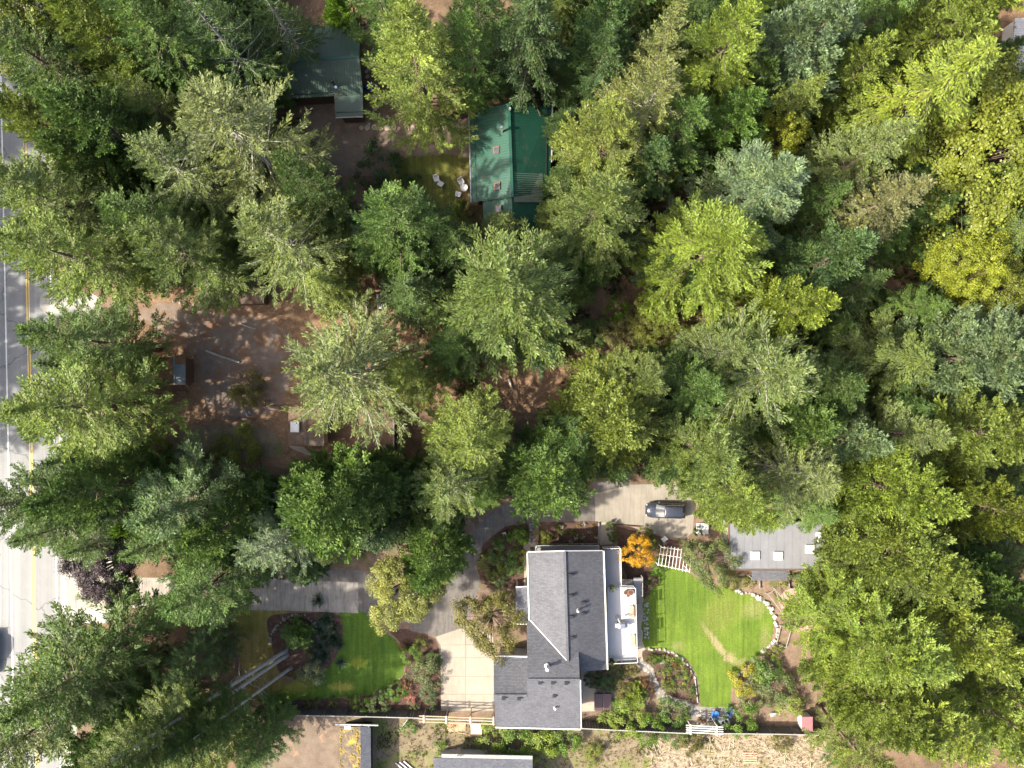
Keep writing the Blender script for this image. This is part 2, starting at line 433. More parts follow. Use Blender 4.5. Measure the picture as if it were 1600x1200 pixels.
M['trunk'] = two('conifer_bark', (0.12, 0.085, 0.062), (0.20, 0.155, 0.125), 2.5, fine=12, famp=0.3, bdist=0.03)
M['trunk_pale'] = two('pale_dead_bark', (0.30, 0.275, 0.24), (0.42, 0.39, 0.345), 2.5, fine=12, famp=0.2, bdist=0.03)

def car_paint(name, c, rough=0.2):
    t = NT(name); t.b.inputs['Coat Weight'].default_value = 0.8; t.b.inputs['Coat Roughness'].default_value = 0.05
    fn = t.noise(3, 3, .6)
    return t.finish(t.mix(fn, c, tuple(x * 1.15 for x in c)), rough, 0.5)
M['car_dark'] = car_paint('dark_car_paint', (0.030, 0.034, 0.048))
M['car_grey'] = car_paint('grey_car_paint', (0.07, 0.075, 0.085))
def glass(name, c, rough=0.05):
    t = NT(name); fn = t.noise(2, 2, .5)
    return t.finish(t.mix(fn, c, tuple(x * 1.3 for x in c)), rough, 0.9)
M['glass'] = glass('dark_glass', (0.03, 0.035, 0.04))
M['sky_glass'] = glass('skylight_glass', (0.05, 0.055, 0.065), 0.08)
M['dome'] = plain('white_skylight_dome', (0.62, 0.63, 0.65), 0.3, 0.5, 0.03)
M['lamp'] = plain('clear_lamp_lens', (0.6, 0.62, 0.65), 0.2, 0.6, 0.05)
M['tail'] = plain('red_lamp_lens', (0.35, 0.02, 0.02), 0.25, 0.6, 0.05)

def leaf_mat(name, trans=0.3, rough=0.5, spec=0.3, warm=(1.16, 1.09, 0.72)):
    t = NT(name)
    oi = t.node('ShaderNodeObjectInfo')
    at = t.node('ShaderNodeAttribute', attribute_name='tint')
    warmc = t.mix(1.0, oi.outputs['Color'], warm, 'MULTIPLY')
    at2 = t.node('ShaderNodeAttribute', attribute_name='hue')
    col = t.mix(at2.outputs['Fac'], oi.outputs['Color'], warmc)
    m = t.node('ShaderNodeVectorMath', operation='SCALE'); t.link(col, m.inputs[0]); t.link(at.outputs['Fac'], m.inputs['Scale'])
    t.finish(m.outputs[0], rough, spec)
    tr = t.node('ShaderNodeBsdfTranslucent'); t.link(m.outputs[0], tr.inputs['Color'])
    mx = t.node('ShaderNodeMixShader'); mx.inputs[0].default_value = trans
    t.link(t.b.outputs[0], mx.inputs[1]); t.link(tr.outputs[0], mx.inputs[2])
    t.link(mx.outputs[0], t.n['Material Output'].inputs['Surface'])
    return t.m
M['needle'] = leaf_mat('needle_foliage', 0.34, 0.5, 0.35)
M['leaf'] = leaf_mat('leaf_foliage', 0.38, 0.45, 0.4)
# ------------------------------------------------------------------ foliage meshes (shared between plants)
def cards_mesh(name, C, D, S, tint, hue, mat):
    """one mesh of diamond shaped sprays: centres C, half axes D and S"""
    n = len(C)
    V = np.empty((n, 4, 3), 'f')
    V[:, 0] = C - D; V[:, 1] = C + S - D * 0.1; V[:, 2] = C + D; V[:, 3] = C - S - D * 0.1
    me = bpy.data.meshes.new(name)
    me.vertices.add(4 * n); me.vertices.foreach_set('co', V.reshape(-1))
    me.loops.add(4 * n); me.loops.foreach_set('vertex_index', np.arange(4 * n, dtype='i'))
    me.polygons.add(n); me.polygons.foreach_set('loop_start', np.arange(0, 4 * n, 4, dtype='i'))
    me.update(calc_edges=True)
    for nm, arr in (('tint', tint), ('hue', hue)):
        a = me.attributes.new(nm, 'FLOAT', 'FACE'); a.data.foreach_set('value', arr.astype('f'))
    me.materials.append(mat)
    return me

def nrm(a):
    return a / np.maximum(np.linalg.norm(a, axis=-1, keepdims=True), 1e-6)

class Cards:
    def __init__(s, rng): s.C = []; s.D = []; s.S = []; s.t = []; s.h = []; s.rng = rng
    def add(s, C, D, S, t, h): s.C.append(C); s.D.append(D); s.S.append(S); s.t.append(t); s.h.append(h)
    def mesh(s, name, mat):
        return cards_mesh(name, *[np.concatenate(x) for x in (s.C, s.D, s.S, s.t, s.h)], mat)

def spine_pts(L, az, el, droop, upturn, n=9):
    """points along a branch, from the trunk outwards, in the trunk's frame"""
    u = np.linspace(0, 1, n)
    r = L * u * math.cos(el)
    z = L * u * math.sin(el) - droop * L * u ** 2 + upturn * L * u ** 3
    return np.stack([r * math.cos(az), r * math.sin(az), z], 1)

def conifer(name, seed, h, R, kind):
    rng = np.random.default_rng(seed)
    rnd = rng.random
    P = dict(
        fir=dict(z0=.18, pw=.80, dz=.92, per=5, el0=-.24, el1=.80, droop=.24, up=.36, ns=1.15, sl=.46, sa=.72, fw=.31, sp=.082, cl=.25, cw=.048, ragged=.62, hang=.14, flat=.45),
        wisp=dict(z0=.20, pw=.88, dz=.90, per=5, el0=-.15, el1=.85, droop=.30, up=.42, ns=1.15, sl=.46, sa=.62, fw=.25, sp=.085, cl=.25, cw=.042, ragged=.68, hang=.2, flat=.6),
        cedar=dict(z0=.10, pw=.85, dz=.95, per=5, el0=-.42, el1=.30, droop=.26, up=.26, ns=.85, sl=.34, sa=.6, fw=.42, sp=.07, cl=.25, cw=.05, ragged=.5, hang=.55, flat=.25),
        spruce=dict(z0=.10, pw=.95, dz=.85, per=6, el0=-.15, el1=.6, droop=.18, up=.24, ns=1.1, sl=.40, sa=.7, fw=.22, sp=.085, cl=.19, cw=.044, ragged=.5, hang=.10, flat=.5),
        lump=dict(z0=.14, pw=.76, dz=.96, per=5, el0=-.14, el1=.85, droop=.14, up=.34, ns=1.35, sl=.42, sa=.85, fw=.36, sp=.082, cl=.26, cw=.058, ragged=.6, hang=.0, flat=1.0),
    )[kind]
    cs = Cards(rng)
    limbs = MB()
    # trunk with a slight bow
    bow = rng.uniform(-.25, .25, 2)
    def tk(z):
        u = z / h
        return np.array([bow[0] * math.sin(u * 3.1), bow[1] * math.sin(u * 2.6), z])
    zs = np.linspace(0, h, 9)
    r0 = h * 0.0145
    limbs.tube([tk(z) for z in zs], [r0 * (1 - z / h) ** 1.35 + .012 + (r0 * .35 if z == 0 else 0) for z in zs], 8)
    # dead snags below the crown
    for k in range(14):
        z = h * rng.uniform(.06, P['z0'] + .12); az = rng.uniform(0, 6.28); L = rng.uniform(.8, 2.6)
        sp = spine_pts(L, az, rng.uniform(-.3, .3), .25, 0, 4) + tk(z)
        limbs.tube(list(sp), [.045, .03, .02, .01], 4, cap=False)
    z = h * P['z0']
    az0 = rng.uniform(0, 6.28)
    while z < h - .25:
        t = (z - h * P['z0']) / (h * (1 - P['z0']))
        base = R * (1 - t) ** P['pw'] * (.62 + .38 * min(1, t / .12)) * (1.0 if t < .97 else .9)
        per = P['per'] if t < .8 else P['per'] - 1
        az0 += 2.4
        for b in range(per):
            q = rnd()
            L = base * (1 - P['ragged'] * q ** 2.2) * rng.uniform(.9, 1.12) + .28
            if t < .25 and rnd() < .12: continue
            az = az0 + b * 6.283 / per + rng.uniform(-.35, .35)
            el = P['el0'] + (P['el1'] - P['el0']) * t ** 1.3 + rng.uniform(-.14, .14)
            zb = z + rng.uniform(-.3, .3)
            sp = spine_pts(L, az, el, P['droop'] * (1 - .5 * t), P['up'], 9) + tk(zb)
            limbs.tube(list(sp[::2]), [max(.012, .011 * L) * k for k in (1.3, 1, .75, .5, .25)], 4, cap=False)
            seg = np.diff(sp, axis=0); tan = nrm(np.vstack([seg, seg[-1:]]))
            bt = rng.normal(1, .15); bh = np.clip(rng.normal(.4, .32), 0, 1)
            # the branch and its side branches: each one a narrow feathered frond
            fr = [(sp, L, 1.0)]
            nside = int(max(0, (L - .7)) * P['ns'])
            side0 = np.array([-math.sin(az), math.cos(az), 0])
            for q in range(nside):
                u0 = rng.uniform(.22, .85); i0 = u0 * 8; b0 = np.array([np.interp(i0, range(9), sp[:, k]) for k in range(3)])
                l2 = L * P['sl'] * (1.15 - .75 * u0) * rng.uniform(.7, 1.25) + .25
                sg2 = 1 if (q % 2) else -1
                az2 = az + sg2 * P['sa'] * rng.uniform(.7, 1.3)
                tz = tan[int(i0)][2]
                s2 = spine_pts(l2, az2, math.asin(max(-.8, min(.8, tz))) * .6 + rng.normal(.02, .2), P['droop'] * .6, P['up'] * .9, 9) + b0
                fr.append((s2, l2, .85))
            for sp2, L2, fs in fr:
                seg2 = np.diff(sp2, axis=0); tan2 = nrm(np.vstack([seg2, seg2[-1:]]))
                nt = max(5, int(L2 / P['sp']))
                uu = np.clip(np.linspace(.08 if fs < 1 or t > .6 else .2, 1, nt) + rng.uniform(-.02, .02, nt), .05, 1)
                per2 = 3 if P['flat'] > .8 else 2
                u = np.repeat(uu, per2); N = len(u)
                g = np.linspace(0, 1, 9)
                bp = np.stack([np.interp(u, g, sp2[:, k]) for k in range(3)], 1)
                tg = nrm(np.stack([np.interp(u, g, tan2[:, k]) for k in range(3)], 1))
                sd = nrm(np.cross(np.array([0, 0, 1.0]), tg)); upv = np.cross(tg, sd)
                th = np.where(np.arange(N) % 2 == 0, 0.0, math.pi) + rng.normal(0, P['flat'], N)
                if per2 == 3: th = rng.uniform(-.6, math.pi + .6, N)
                lat = sd * np.cos(th)[:, None] + upv * np.sin(th)[:, None]
                aa = rng.uniform(.55, 1.05, N) * (1 - .4 * u)
                d = tg * np.cos(aa)[:, None] + lat * np.sin(aa)[:, None]
                d[:, 2] -= P['hang'] * rng.uniform(.4, 1.6, N)
                d = nrm(d + rng.normal(0, .12, (N, 3)))
                wv = P['fw'] * (.45 + .9 * np.sin(np.clip(u, 0, 1) * 2.7)) * rng.uniform(.7, 1.25, N) * min(1.2, .55 + L2 * .3)
                for j in (0, 1):
                    keep = np.ones(N, bool) if j == 0 else wv > .22
                    m = int(keep.sum())
                    if not m: continue
                    CC = bp[keep] + d[keep] * (wv[keep] * (.35 if j == 0 else .85))[:, None] + rng.normal(0, .025, (m, 3))
                    DD = nrm(d[keep] + tg[keep] * .25 + rng.normal(0, .22, (m, 3)))
                    ref = np.array([0, 0, 1.0]) + rng.normal(0, .55, (m, 3))
                    SS = nrm(np.cross(DD, ref))
                    DD = DD * (P['cl'] * .5 * rng.uniform(.75, 1.25, (m, 1))); SS = SS * (P['cw'] * rng.uniform(.75, 1.3, (m, 1)))
                    cs.add(CC, DD, SS, np.clip(rng.normal(bt, .17, m), .45, 1.7), np.clip(bh + rng.normal(0, .2, m), 0, 1))
        z += P['dz'] * rng.uniform(.75, 1.2) * (1 if t < .7 else .62) * (h / 26 if kind != 'lump' else h / 24)
    # leader
    m = 230
    dn = rng.random(m) ** 1.15 * 3.4
    zz = h - dn; az_ = rng.uniform(0, 6.283, m); ro = (.05 + .20 * dn / 3.4) * rng.uniform(.5, 1.3, m)
    tx = np.array([tk(z_) for z_ in zz])
    CC = tx + np.stack([np.cos(az_) * ro, np.sin(az_) * ro, np.zeros(m)], 1)
    DD = nrm(np.stack([np.cos(az_), np.sin(az_), rng.uniform(.1, 1.2, m)], 1) + rng.normal(0, .3, (m, 3))) * (P['cl'] * .6)
    SS = nrm(np.cross(DD, np.array([0, 0, 1.0]) + rng.normal(0, .6, (m, 3)))) * (P['cw'] * 1.2)
    cs.add(CC, DD, SS, rng.normal(1.1, .15, m), rng.uniform(.3, .8, m))
    return cs.mesh(name, M['needle']), limbs

def broadleaf(name, seed, h, R, nclump, crad, leaf, per, z0=.3, flat=1.0):
    rng = np.random.default_rng(seed)
    cs = Cards(rng); limbs = MB()
    cz = h * (z0 + 1) / 2; rz = h * (1 - z0) / 2 * flat
    pts = []
    while len(pts) < nclump:
        d = nrm(rng.normal(0, 1, (1, 3)))[0]
        if d[2] < -.55: continue
        lob = 1 + .22 * math.sin(3 * math.atan2(d[1], d[0]) + seed) + .14 * math.sin(5 * math.atan2(d[1], d[0]) + 2 * seed)
        r = rng.uniform(.5, 1.0) ** .6 * lob
        pts.append(np.array([d[0] * R * r, d[1] * R * r, cz + d[2] * rz * r * .95]))
    fork = np.array([0, 0, h * z0 * .8])
    r0 = max(.03, h * .011)
    limbs.tube([(0, 0, 0), (0, 0, h * z0 * .45), tuple(fork)], [r0 * 1.3, r0, r0 * .8], 8)
    for p in pts[::2]:
        mid = fork * .5 + p * .5 + np.array([0, 0, h * .05])
        limbs.tube([tuple(fork), tuple(mid), tuple(p)], [r0 * .45, r0 * .25, r0 * .06], 4, cap=False)
    for p in pts:
        r = crad * rng.uniform(.6, 1.25)
        m = int(per * rng.uniform(.7, 1.2))
        d = nrm(rng.normal(0, 1, (m, 3)) + np.array([0, 0, .35]))
        out = nrm((p - np.array([0, 0, cz * .7]))[None])[0]
        CC = p + d * (r * rng.uniform(.25, 1, (m, 1))) * np.array([1, 1, .75])
        N = nrm(d * .6 + out * .5 + np.array([0, 0, .5]) + rng.normal(0, .55, (m, 3)))
        DD = nrm(np.cross(N, rng.normal(0, 1, (m, 3))))
        SS = np.cross(N, DD)
        sz = leaf * rng.uniform(.6, 1.25, (m, 1))
        bt = rng.normal(1, .16); bh = np.clip(rng.normal(.4, .3), 0, 1)
        cs.add(CC, DD * sz * .5, SS * sz * .36, np.clip(rng.normal(bt, .2, m), .4, 1.8), np.clip(bh + rng.normal(0, .25, m), 0, 1))
    return cs.mesh(name, M['leaf']), limbs

def spiky(name, seed, h, R, n=900):
    rng = np.random.default_rng(seed); cs = Cards(rng)
    for c in range(7):
        cx, cy = rng.normal(0, R * .42, 2)
        m = n // 7
        az = rng.uniform(0, 6.28, m); el = rng.uniform(.25, 1.4, m); L = rng.uniform(.5, 1, m) * R * .75
        d = np.stack([np.cos(az) * np.cos(el), np.sin(az) * np.cos(el), np.sin(el) * h / R], 1)
        for u0, u1, dr in ((0, .55, 0), (.5, 1, .3)):
            a = np.array([cx, cy, 0]) + d * (L * u0)[:, None]; b = np.array([cx, cy, 0]) + d * (L * u1)[:, None]
            b[:, 2] -= dr * L * (1 - np.sin(el)); b[:, 2] = np.maximum(b[:, 2], .03)
            D = (b - a) / 2
            S = nrm(np.cross(D, np.array([0, 0, 1.0]) + rng.normal(0, .3, (m, 3)))) * .035
            cs.add((a + b) / 2, D, S, np.clip(rng.normal(1, .22, m), .5, 1.6), rng.uniform(0, .7, m))
    limbs = MB(); limbs.tube([(0, 0, 0), (0, 0, h * .2)], [R * .12, R * .05], 6)
    return cs.mesh(name, M['leaf']), limbs

CROWN = {}      # kind -> list of (crown mesh, limb mesh, h, R)
def reg(kind, me, limbs, h, R, bark):
    off = bpy.data.meshes.new(kind + '_wood')
    off.from_pydata([tuple(v) for v in limbs.v], [], limbs.f)
    off.materials.append(bark); off.polygons.foreach_set('use_smooth', [True] * len(off.polygons)); off.update()
    CROWN.setdefault(kind, []).append((me, off, h, R))
for i in range(5): reg('fir', *conifer('fir_crown', 100 + i, 26, 5.4, 'fir'), 26, 5.4, M['trunk'])
for i in range(4): reg('wisp', *conifer('wisp_crown', 140 + i, 27, 5.6, 'wisp'), 27, 5.6, M['trunk_pale'])
for i in range(3): reg('cedar', *conifer('cedar_crown', 200 + i, 24, 5.2, 'cedar'), 24, 5.2, M['trunk'])
for i in range(2): reg('spruce', *conifer('spruce_crown', 300 + i, 20, 3.9, 'spruce'), 20, 3.9, M['trunk'])
for i in range(5): reg('lump', *conifer('lump_crown', 400 + i, 25, 5.0, 'lump'), 25, 5.0, M['trunk'])
for i in range(2): reg('leafy', *broadleaf('leafy_crown', 500 + i, 13, 4.6, 190, .85, .19, 240), 13, 4.6, M['trunk'])
for i in range(2): reg('smalltree', *broadleaf('small_crown', 520 + i, 5.5, 2.6, 125, .5, .13, 120, .25), 5.5, 2.6, M['trunk'])
for i in range(3): reg('round', *broadleaf('bush_crown', 540 + i, 2.4, 1.7, 42, .45, .13, 105, .08, .85), 2.4, 1.7, M['trunk'])
for i in range(3): reg('herb', *broadleaf('herb_crown', 560 + i, .9, .7, 16, .24, .10, 46, .06, .85), .9, .7, M['trunk'])
for i in range(2): reg('spiky', *spiky('spiky_crown', 580 + i, 1.5, 1.6), 1.5, 1.6, M['trunk'])
for i in range(2): reg('conelet', *conifer('conelet_crown', 600 + i, 9, 2.6, 'lump'), 9, 2.6, M['trunk'])

PAL = dict(
    olive=(.128, .172, .048), paleolive=(.158, .200, .068), straw=(.182, .205, .072), green=(.098, .162, .040), deep=(.078, .130, .036),
    dark=(.060, .098, .032), lime=(.192, .248, .044), limegreen=(.174, .222, .050), limeolive=(.172, .226, .050), yellowolive=(.180, .218, .050),
    blue=(.145, .198, .108), paleblue=(.160, .216, .112), bluegreen=(.094, .152, .060), greybrown=(.150, .160, .074), gold=(.215, .235, .026),
    orange=(.50, .29, .022), yellow=(.29, .28, .03), yellowlime=(.160, .190, .030), maple=(.25, .255, .080), purple=(.05, .034, .048),
    bronze=(.140, .135, .042), sage=(.20, .215, .11), greygreen=(.125, .155, .062), darkgreen=(.050, .09, .028), rusty=(.18, .10, .04),
    pink=(.46, .20, .18), spikeblue=(.08, .12, .09), white=(.5, .48, .42), goldolive=(.150, .172, .030), lush=(.120, .205, .028), heather=(.15, .085, .10))
_cnt = {}
def plant(kind, base, h, R, color, name, label, cat, group=None, tip=None, trunkname='trunk', crownname='crown'):
    """one tree or shrub: an Empty at its foot, its trunk with limbs, its crown"""
    i = _cnt.get(kind, 0); _cnt[kind] = i + 1
    cm, wm, hn, Rn = CROWN[kind][i % len(CROWN[kind])]
    o = empty(name, base)
    tag(o, label, cat, group)
    rz = R_.uniform(0, 6.283)
    if tip is not None:
        d = (Vector(tip) - Vector(base)); h = d.length
        q = Vector((0, 0, 1)).rotation_difference(d.normalized()) @ Quaternion((0, 0, 1), rz)
    else:
        q = Quaternion((R_.uniform(-1, 1), R_.uniform(-1, 1), 0), R_.uniform(0, .035)) @ Quaternion((0, 0, 1), rz)
    o.rotation_euler = q.to_euler()
    s = R / Rn
    o.scale = (s * R_.uniform(.95, 1.05), s * R_.uniform(.95, 1.05), h / hn)
    w = bpy.data.objects.new(trunkname, wm); COL.objects.link(w); w.parent = o
    c = bpy.data.objects.new(crownname, cm); COL.objects.link(c); c.parent = o
    k = R_.uniform(.9, 1.1); p = PAL[color]
    c.color = (p[0] * k * (R_.uniform(.92, 1.0) if p[1] > p[0] else 1), p[1] * k, p[2] * k * R_.uniform(.92, 1.08), 1)
    return o

def tree(cx, cy, r, h, kind, color, label, cat='tree', name='conifer_tree', group=None):
    """a tree from the middle of its visible crown in the photograph: the crown leans away from the picture's middle as the camera looks down on it"""
    f = (H - h) / (H - .32 * h)
    k = 1 / (.42 + .58 * f) * (H - h) / H
    base = W(800 + (cx - 800) * k, 600 + (cy - 600) * k)
    if cx > 880 and cy < 720: r *= 1.07
    R = r * (1.26 if kind == 'wisp' else 1.18) / PXM * (H - .42 * h) / H
    return plant(kind, base, h, R, color, name, label, cat, group)
# ------------------------------------------------------------------ ground, road, drives, lawns, beds
def ground():
    me = bpy.data.meshes.new('ground')
    s = 420
    me.from_pydata([(-s, -s, 0), (s, -s, 0), (s, s, 0), (-s, s, 0)], [], [(0, 1, 2, 3)])
    me.materials.append(M['floor'])
    o = bpy.data.objects.new('ground', me); COL.objects.link(o); o['kind'] = 'structure'
ground()
E = 0.004
def rx(y, x):           # the road runs slightly askew
    return x + (y - 500) * 0.02
sheet('dirt_yard', [(470, 170), (560, 165), (620, 195), (735, 190), (735, 250), (690, 262), (560, 275), (520, 262), (490, 220)], E, M['dirt'], True, .12)
sheet('dirt_yard', [(430, -30), (560, -30), (560, 45), (430, 45)], E, M['needles'], True, .2)
sheet('dirt_yard', [(690, 150), (760, 165), (900, 150), (900, 175), (740, 185), (690, 190)], E, M['mulch'], True, .2)
sheet('side_lawn', [(622, 250), (730, 246), (735, 300), (732, 345), (680, 345), (640, 320), (610, 290)], 2 * E, M['lawn_shade'], True, .15)
sheet('needle_yard', [(150, 290), (240, 285), (250, 345), (180, 350)], E, M['straw'], True, .2)
sheet('needle_yard', [(225, 440), (330, 430), (480, 450), (600, 430), (720, 440), (770, 560), (870, 560), (880, 640), (760, 660), (640, 640), (640, 740), (480, 730), (330, 730), (225, 720), (200, 600), (210, 500)], E, M['needles'], True, .2)
sheet('gravel_drive', [(80, 462), (160, 462), (240, 472), (300, 478), (340, 492), (420, 500), (460, 540), (430, 640), (330, 640), (310, 560), (260, 520), (200, 500), (80, 492)], 2 * E, M['gravel'], True, .12)
sheet('gravel_drive', [(290, 668), (400, 664), (440, 690), (420, 716), (310, 722), (262, 700)], 2 * E, M['straw'], True, .15)
sheet('road', [(-22, -700), (76, -700), (106, 1900), (0, 1900)], 2 * E, M['asphalt'])
sheet('shoulder', [(88, 560), (108, 560), (120, 835), (192, 836), (190, 972), (126, 975), (116, 1250), (96, 1250)], E, M['apron'], False, .08)
sheet('shoulder', [(-60, -700), (-20, -700), (2, 1900), (-60, 1900)], E, M['apron'], False, .05)
sheet('driveway', [(70, 456), (150, 462), (150, 496), (74, 492)], 3 * E, M['apron'], True, .06)
def line(name, x, w, mat, y0=-690, y1=1890):
    sheet(name, [(rx(y0, x) - w / 2, y0), (rx(y0, x) + w / 2, y0), (rx(y1, x) + w / 2, y1), (rx(y1, x) - w / 2, y1)], 3 * E, mat)
line('edge_line', 9, 2.0, M['paint_white'])
line('centre_line', 42.6, 1.6, M['paint_yellow']); line('centre_line', 46.2, 1.6, M['paint_yellow'])
line('edge_line', 80.5, 1.8, M['paint_white'])

# neighbour's strip along the bottom
sheet('dry_field', [(380, 1118), (640, 1117), (1000, 1142), (1310, 1146), (1320, 1300), (380, 1300)], E, M['straw'], False, .15)
sheet('dirt_yard', [(395, 1122), (535, 1124), (530, 1290), (395, 1290)], 2 * E, M['dirt'], True, .15)
sheet('brush_pile_ground', [(1045, 1150), (1160, 1148), (1295, 1150), (1298, 1200), (1240, 1230), (1090, 1230), (1010, 1180)], 2 * E, M['chaff'], True, .25)
# the property
sheet('garden_ground', [(372, 898), (420, 893), (690, 800), (930, 770), (1100, 820), (1300, 880), (1310, 1145), (1000, 1138), (640, 1113), (372, 1112)], E, M['soil'], False, .15)
sheet('worn_lawn', [(362, 955), (440, 948), (445, 985), (430, 1010), (440, 1060), (480, 1070), (470, 1091), (400, 1096), (378, 1040)], 2 * E, M['lawn_dry'], True, .16)
sheet('front_lawn', [(528, 958), (566, 956), (600, 985), (626, 1010), (634, 1036), (622, 1062), (588, 1082), (530, 1089), (440, 1094), (428, 1082), (470, 1060), (505, 1045), (522, 1010)], 3 * E, M['lawn_front'], True, .14)
sheet('mulch_bed', [(600, 978), (655, 985), (684, 1000), (690, 1030), (690, 1110), (600, 1112), (420, 1110), (425, 1094), (540, 1090), (592, 1084), (626, 1064), (638, 1036), (630, 1008)], 2 * E, M['mulch'], False, .07)
sheet('mulch_bed', [(420, 965), (470, 958), (530, 962), (532, 1010), (510, 1045), (470, 1058), (438, 1050), (425, 1010)], 3 * E + .002, M['mulch'], True, .05)
sheet('mulch_bed', [(755, 850), (790, 822), (826, 818), (826, 915), (800, 920), (752, 912), (745, 885)], 2 * E, M['mulch'], False, .06)
sheet('flower_bed', [(844, 816), (936, 814), (936, 853), (842, 853)], 2 * E, M['mulch'], False, .03)
sheet('mulch_bed', [(962, 822), (1060, 845), (1085, 850), (1082, 890), (1030, 885), (1000, 930), (980, 905), (966, 860)], 2 * E, M['mulch'], False, .06)
sheet('back_lawn', [(1010, 905), (1030, 884), (1062, 890), (1100, 906), (1145, 922), (1185, 934), (1206, 956), (1209, 985), (1196, 1015), (1165, 1038), (1148, 1062), (1142, 1085), (1141, 1105), (1112, 1106), (1095, 1103), (1089, 1060), (1072, 1030), (1044, 1017), (1008, 1012), (1004, 960)], 3 * E, M['lawn_back'], True, .12)
sheet('bark_patch', [(1228, 922), (1290, 920), (1292, 960), (1268, 985), (1240, 985), (1222, 950)], 3 * E, M['bark'], True, .08)
sheet('island_bed', [(1006, 1016), (1044, 1019), (1070, 1032), (1086, 1058), (1091, 1100), (1070, 1092), (1040, 1086), (1026, 1066), (1020, 1044), (1006, 1034)], 3 * E + .002, M['mulch'], True, .05)
sheet('stone_path', [(997, 1034), (1006, 1033), (1020, 1045), (1027, 1066), (1042, 1087), (1070, 1094), (1096, 1104), (1140, 1105), (1146, 1116), (1132, 1132), (1090, 1134), (1076, 1112), (1050, 1104), (1028, 1092), (1016, 1068), (1010, 1050), (995, 1044)], 4 * E, M['path'], True, .06)
sheet('patio', [(908, 1046), (921, 1046), (922, 1075), (964, 1080), (966, 1106), (950, 1110), (908, 1112)], 3 * E, M['patio'], False, .02)
sheet('side_walk', [(993, 905), (1006, 905), (1007, 1035), (995, 1036)], 2 * E, M['patio'], False, .02)
sheet('side_walk', [(935, 812), (958, 812), (957, 850), (937, 852)], 3 * E, M['patio'], False, .02)
sheet('side_walk', [(818, 845), (842, 848), (842, 858), (826, 866), (826, 916), (819, 916)], 3 * E, M['patio'], False, .02)

# concrete drive: a straight run from the road, a bend, and the parking court
cl = [(104, 927), (200, 926), (400, 929), (480, 931), (560, 934)]
pts = [(p[0], p[1] - 24) for p in cl] + [(p[0], p[1] + 24) for p in cl[::-1]]
sheet('driveway', pts, 3 * E, M['drive'], False, .03)
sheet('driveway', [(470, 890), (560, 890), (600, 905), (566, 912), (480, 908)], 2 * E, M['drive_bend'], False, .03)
cb = smooth_open([Vector((x, y, 0)) for x, y in [(556, 934), (620, 942), (676, 962), (716, 938), (732, 885), (764, 838), (806, 808), (870, 800), (940, 796)]], 6)
L_, Rr = [], []
for i, p in enumerate(cb):
    d = (cb[min(i + 1, len(cb) - 1)] - cb[max(i - 1, 0)]).normalized(); n = Vector((-d.y, d.x, 0))
    wd = 24 if p.x < 690 else 25
    L_.append(p + n * wd); Rr.append(p - n * wd)
def strip_sheet(name, A, B, z, mat):
    me = bpy.data.meshes.new(name); vs = []
    for a, b in zip(A, B): vs += [W(a.x, a.y).to_2d().to_3d() + Vector((0, 0, z)), W(b.x, b.y).to_2d().to_3d() + Vector((0, 0, z))]
    fs = [(2 * i, 2 * i + 1, 2 * i + 3, 2 * i + 2) for i in range(len(A) - 1)]
    me.from_pydata(vs, [], fs); me.materials.append(mat); me.update()
    if me.polygons[0].normal.z < 0: me.flip_normals()
    o = bpy.data.objects.new(name, me); COL.objects.link(o); o['kind'] = 'structure'
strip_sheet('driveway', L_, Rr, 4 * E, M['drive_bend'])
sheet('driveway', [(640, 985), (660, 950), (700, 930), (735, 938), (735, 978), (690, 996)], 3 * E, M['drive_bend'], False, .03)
sheet('parking_court', [(930, 771), (986, 757), (1066, 756), (1086, 790), (1082, 832), (1070, 842), (1040, 838), (982, 822), (930, 814)], 5 * E, M['court'], False, .02)
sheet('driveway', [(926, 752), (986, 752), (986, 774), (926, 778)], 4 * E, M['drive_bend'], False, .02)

# pale parking pad of separate slabs with recessed joints
pad = sheet('concrete_pad', [(679, 994), (735, 976), (771, 994), (772, 1113), (689, 1110), (688, 1030), (685, 1008)], 5 * E, M['joint'])
rows = [(1000, 1023.5), (1024.5, 1052.5), (1053.5, 1081.5), (1082.5, 1111)]
def slab_piece(poly, z0=5 * E, z1=5 * E + .03):
    b = MB(); b.prism([W(*p).to_2d() for p in poly], z0, z1); o = b.build('slab', M['slab'], pad, bevel=.012)
slab_piece([(681, 995), (727, 979.5), (727, 1007), (688, 1007.5)])
slab_piece([(728, 979.2), (735, 977), (771, 995), (771, 1006), (728, 1007)])
rows = [(1007.6, 1027.3), (1027.7, 1056.3), (1056.7, 1084.3), (1084.7, 1110)]
for (y0, y1) in rows:
    slab_piece([(688.6, y0), (727.4, y0), (727.6, y1), (689.4, y1)])
    slab_piece([(727.8, y0), (771.4, y0), (771.6, y1), (728.0, y1)])

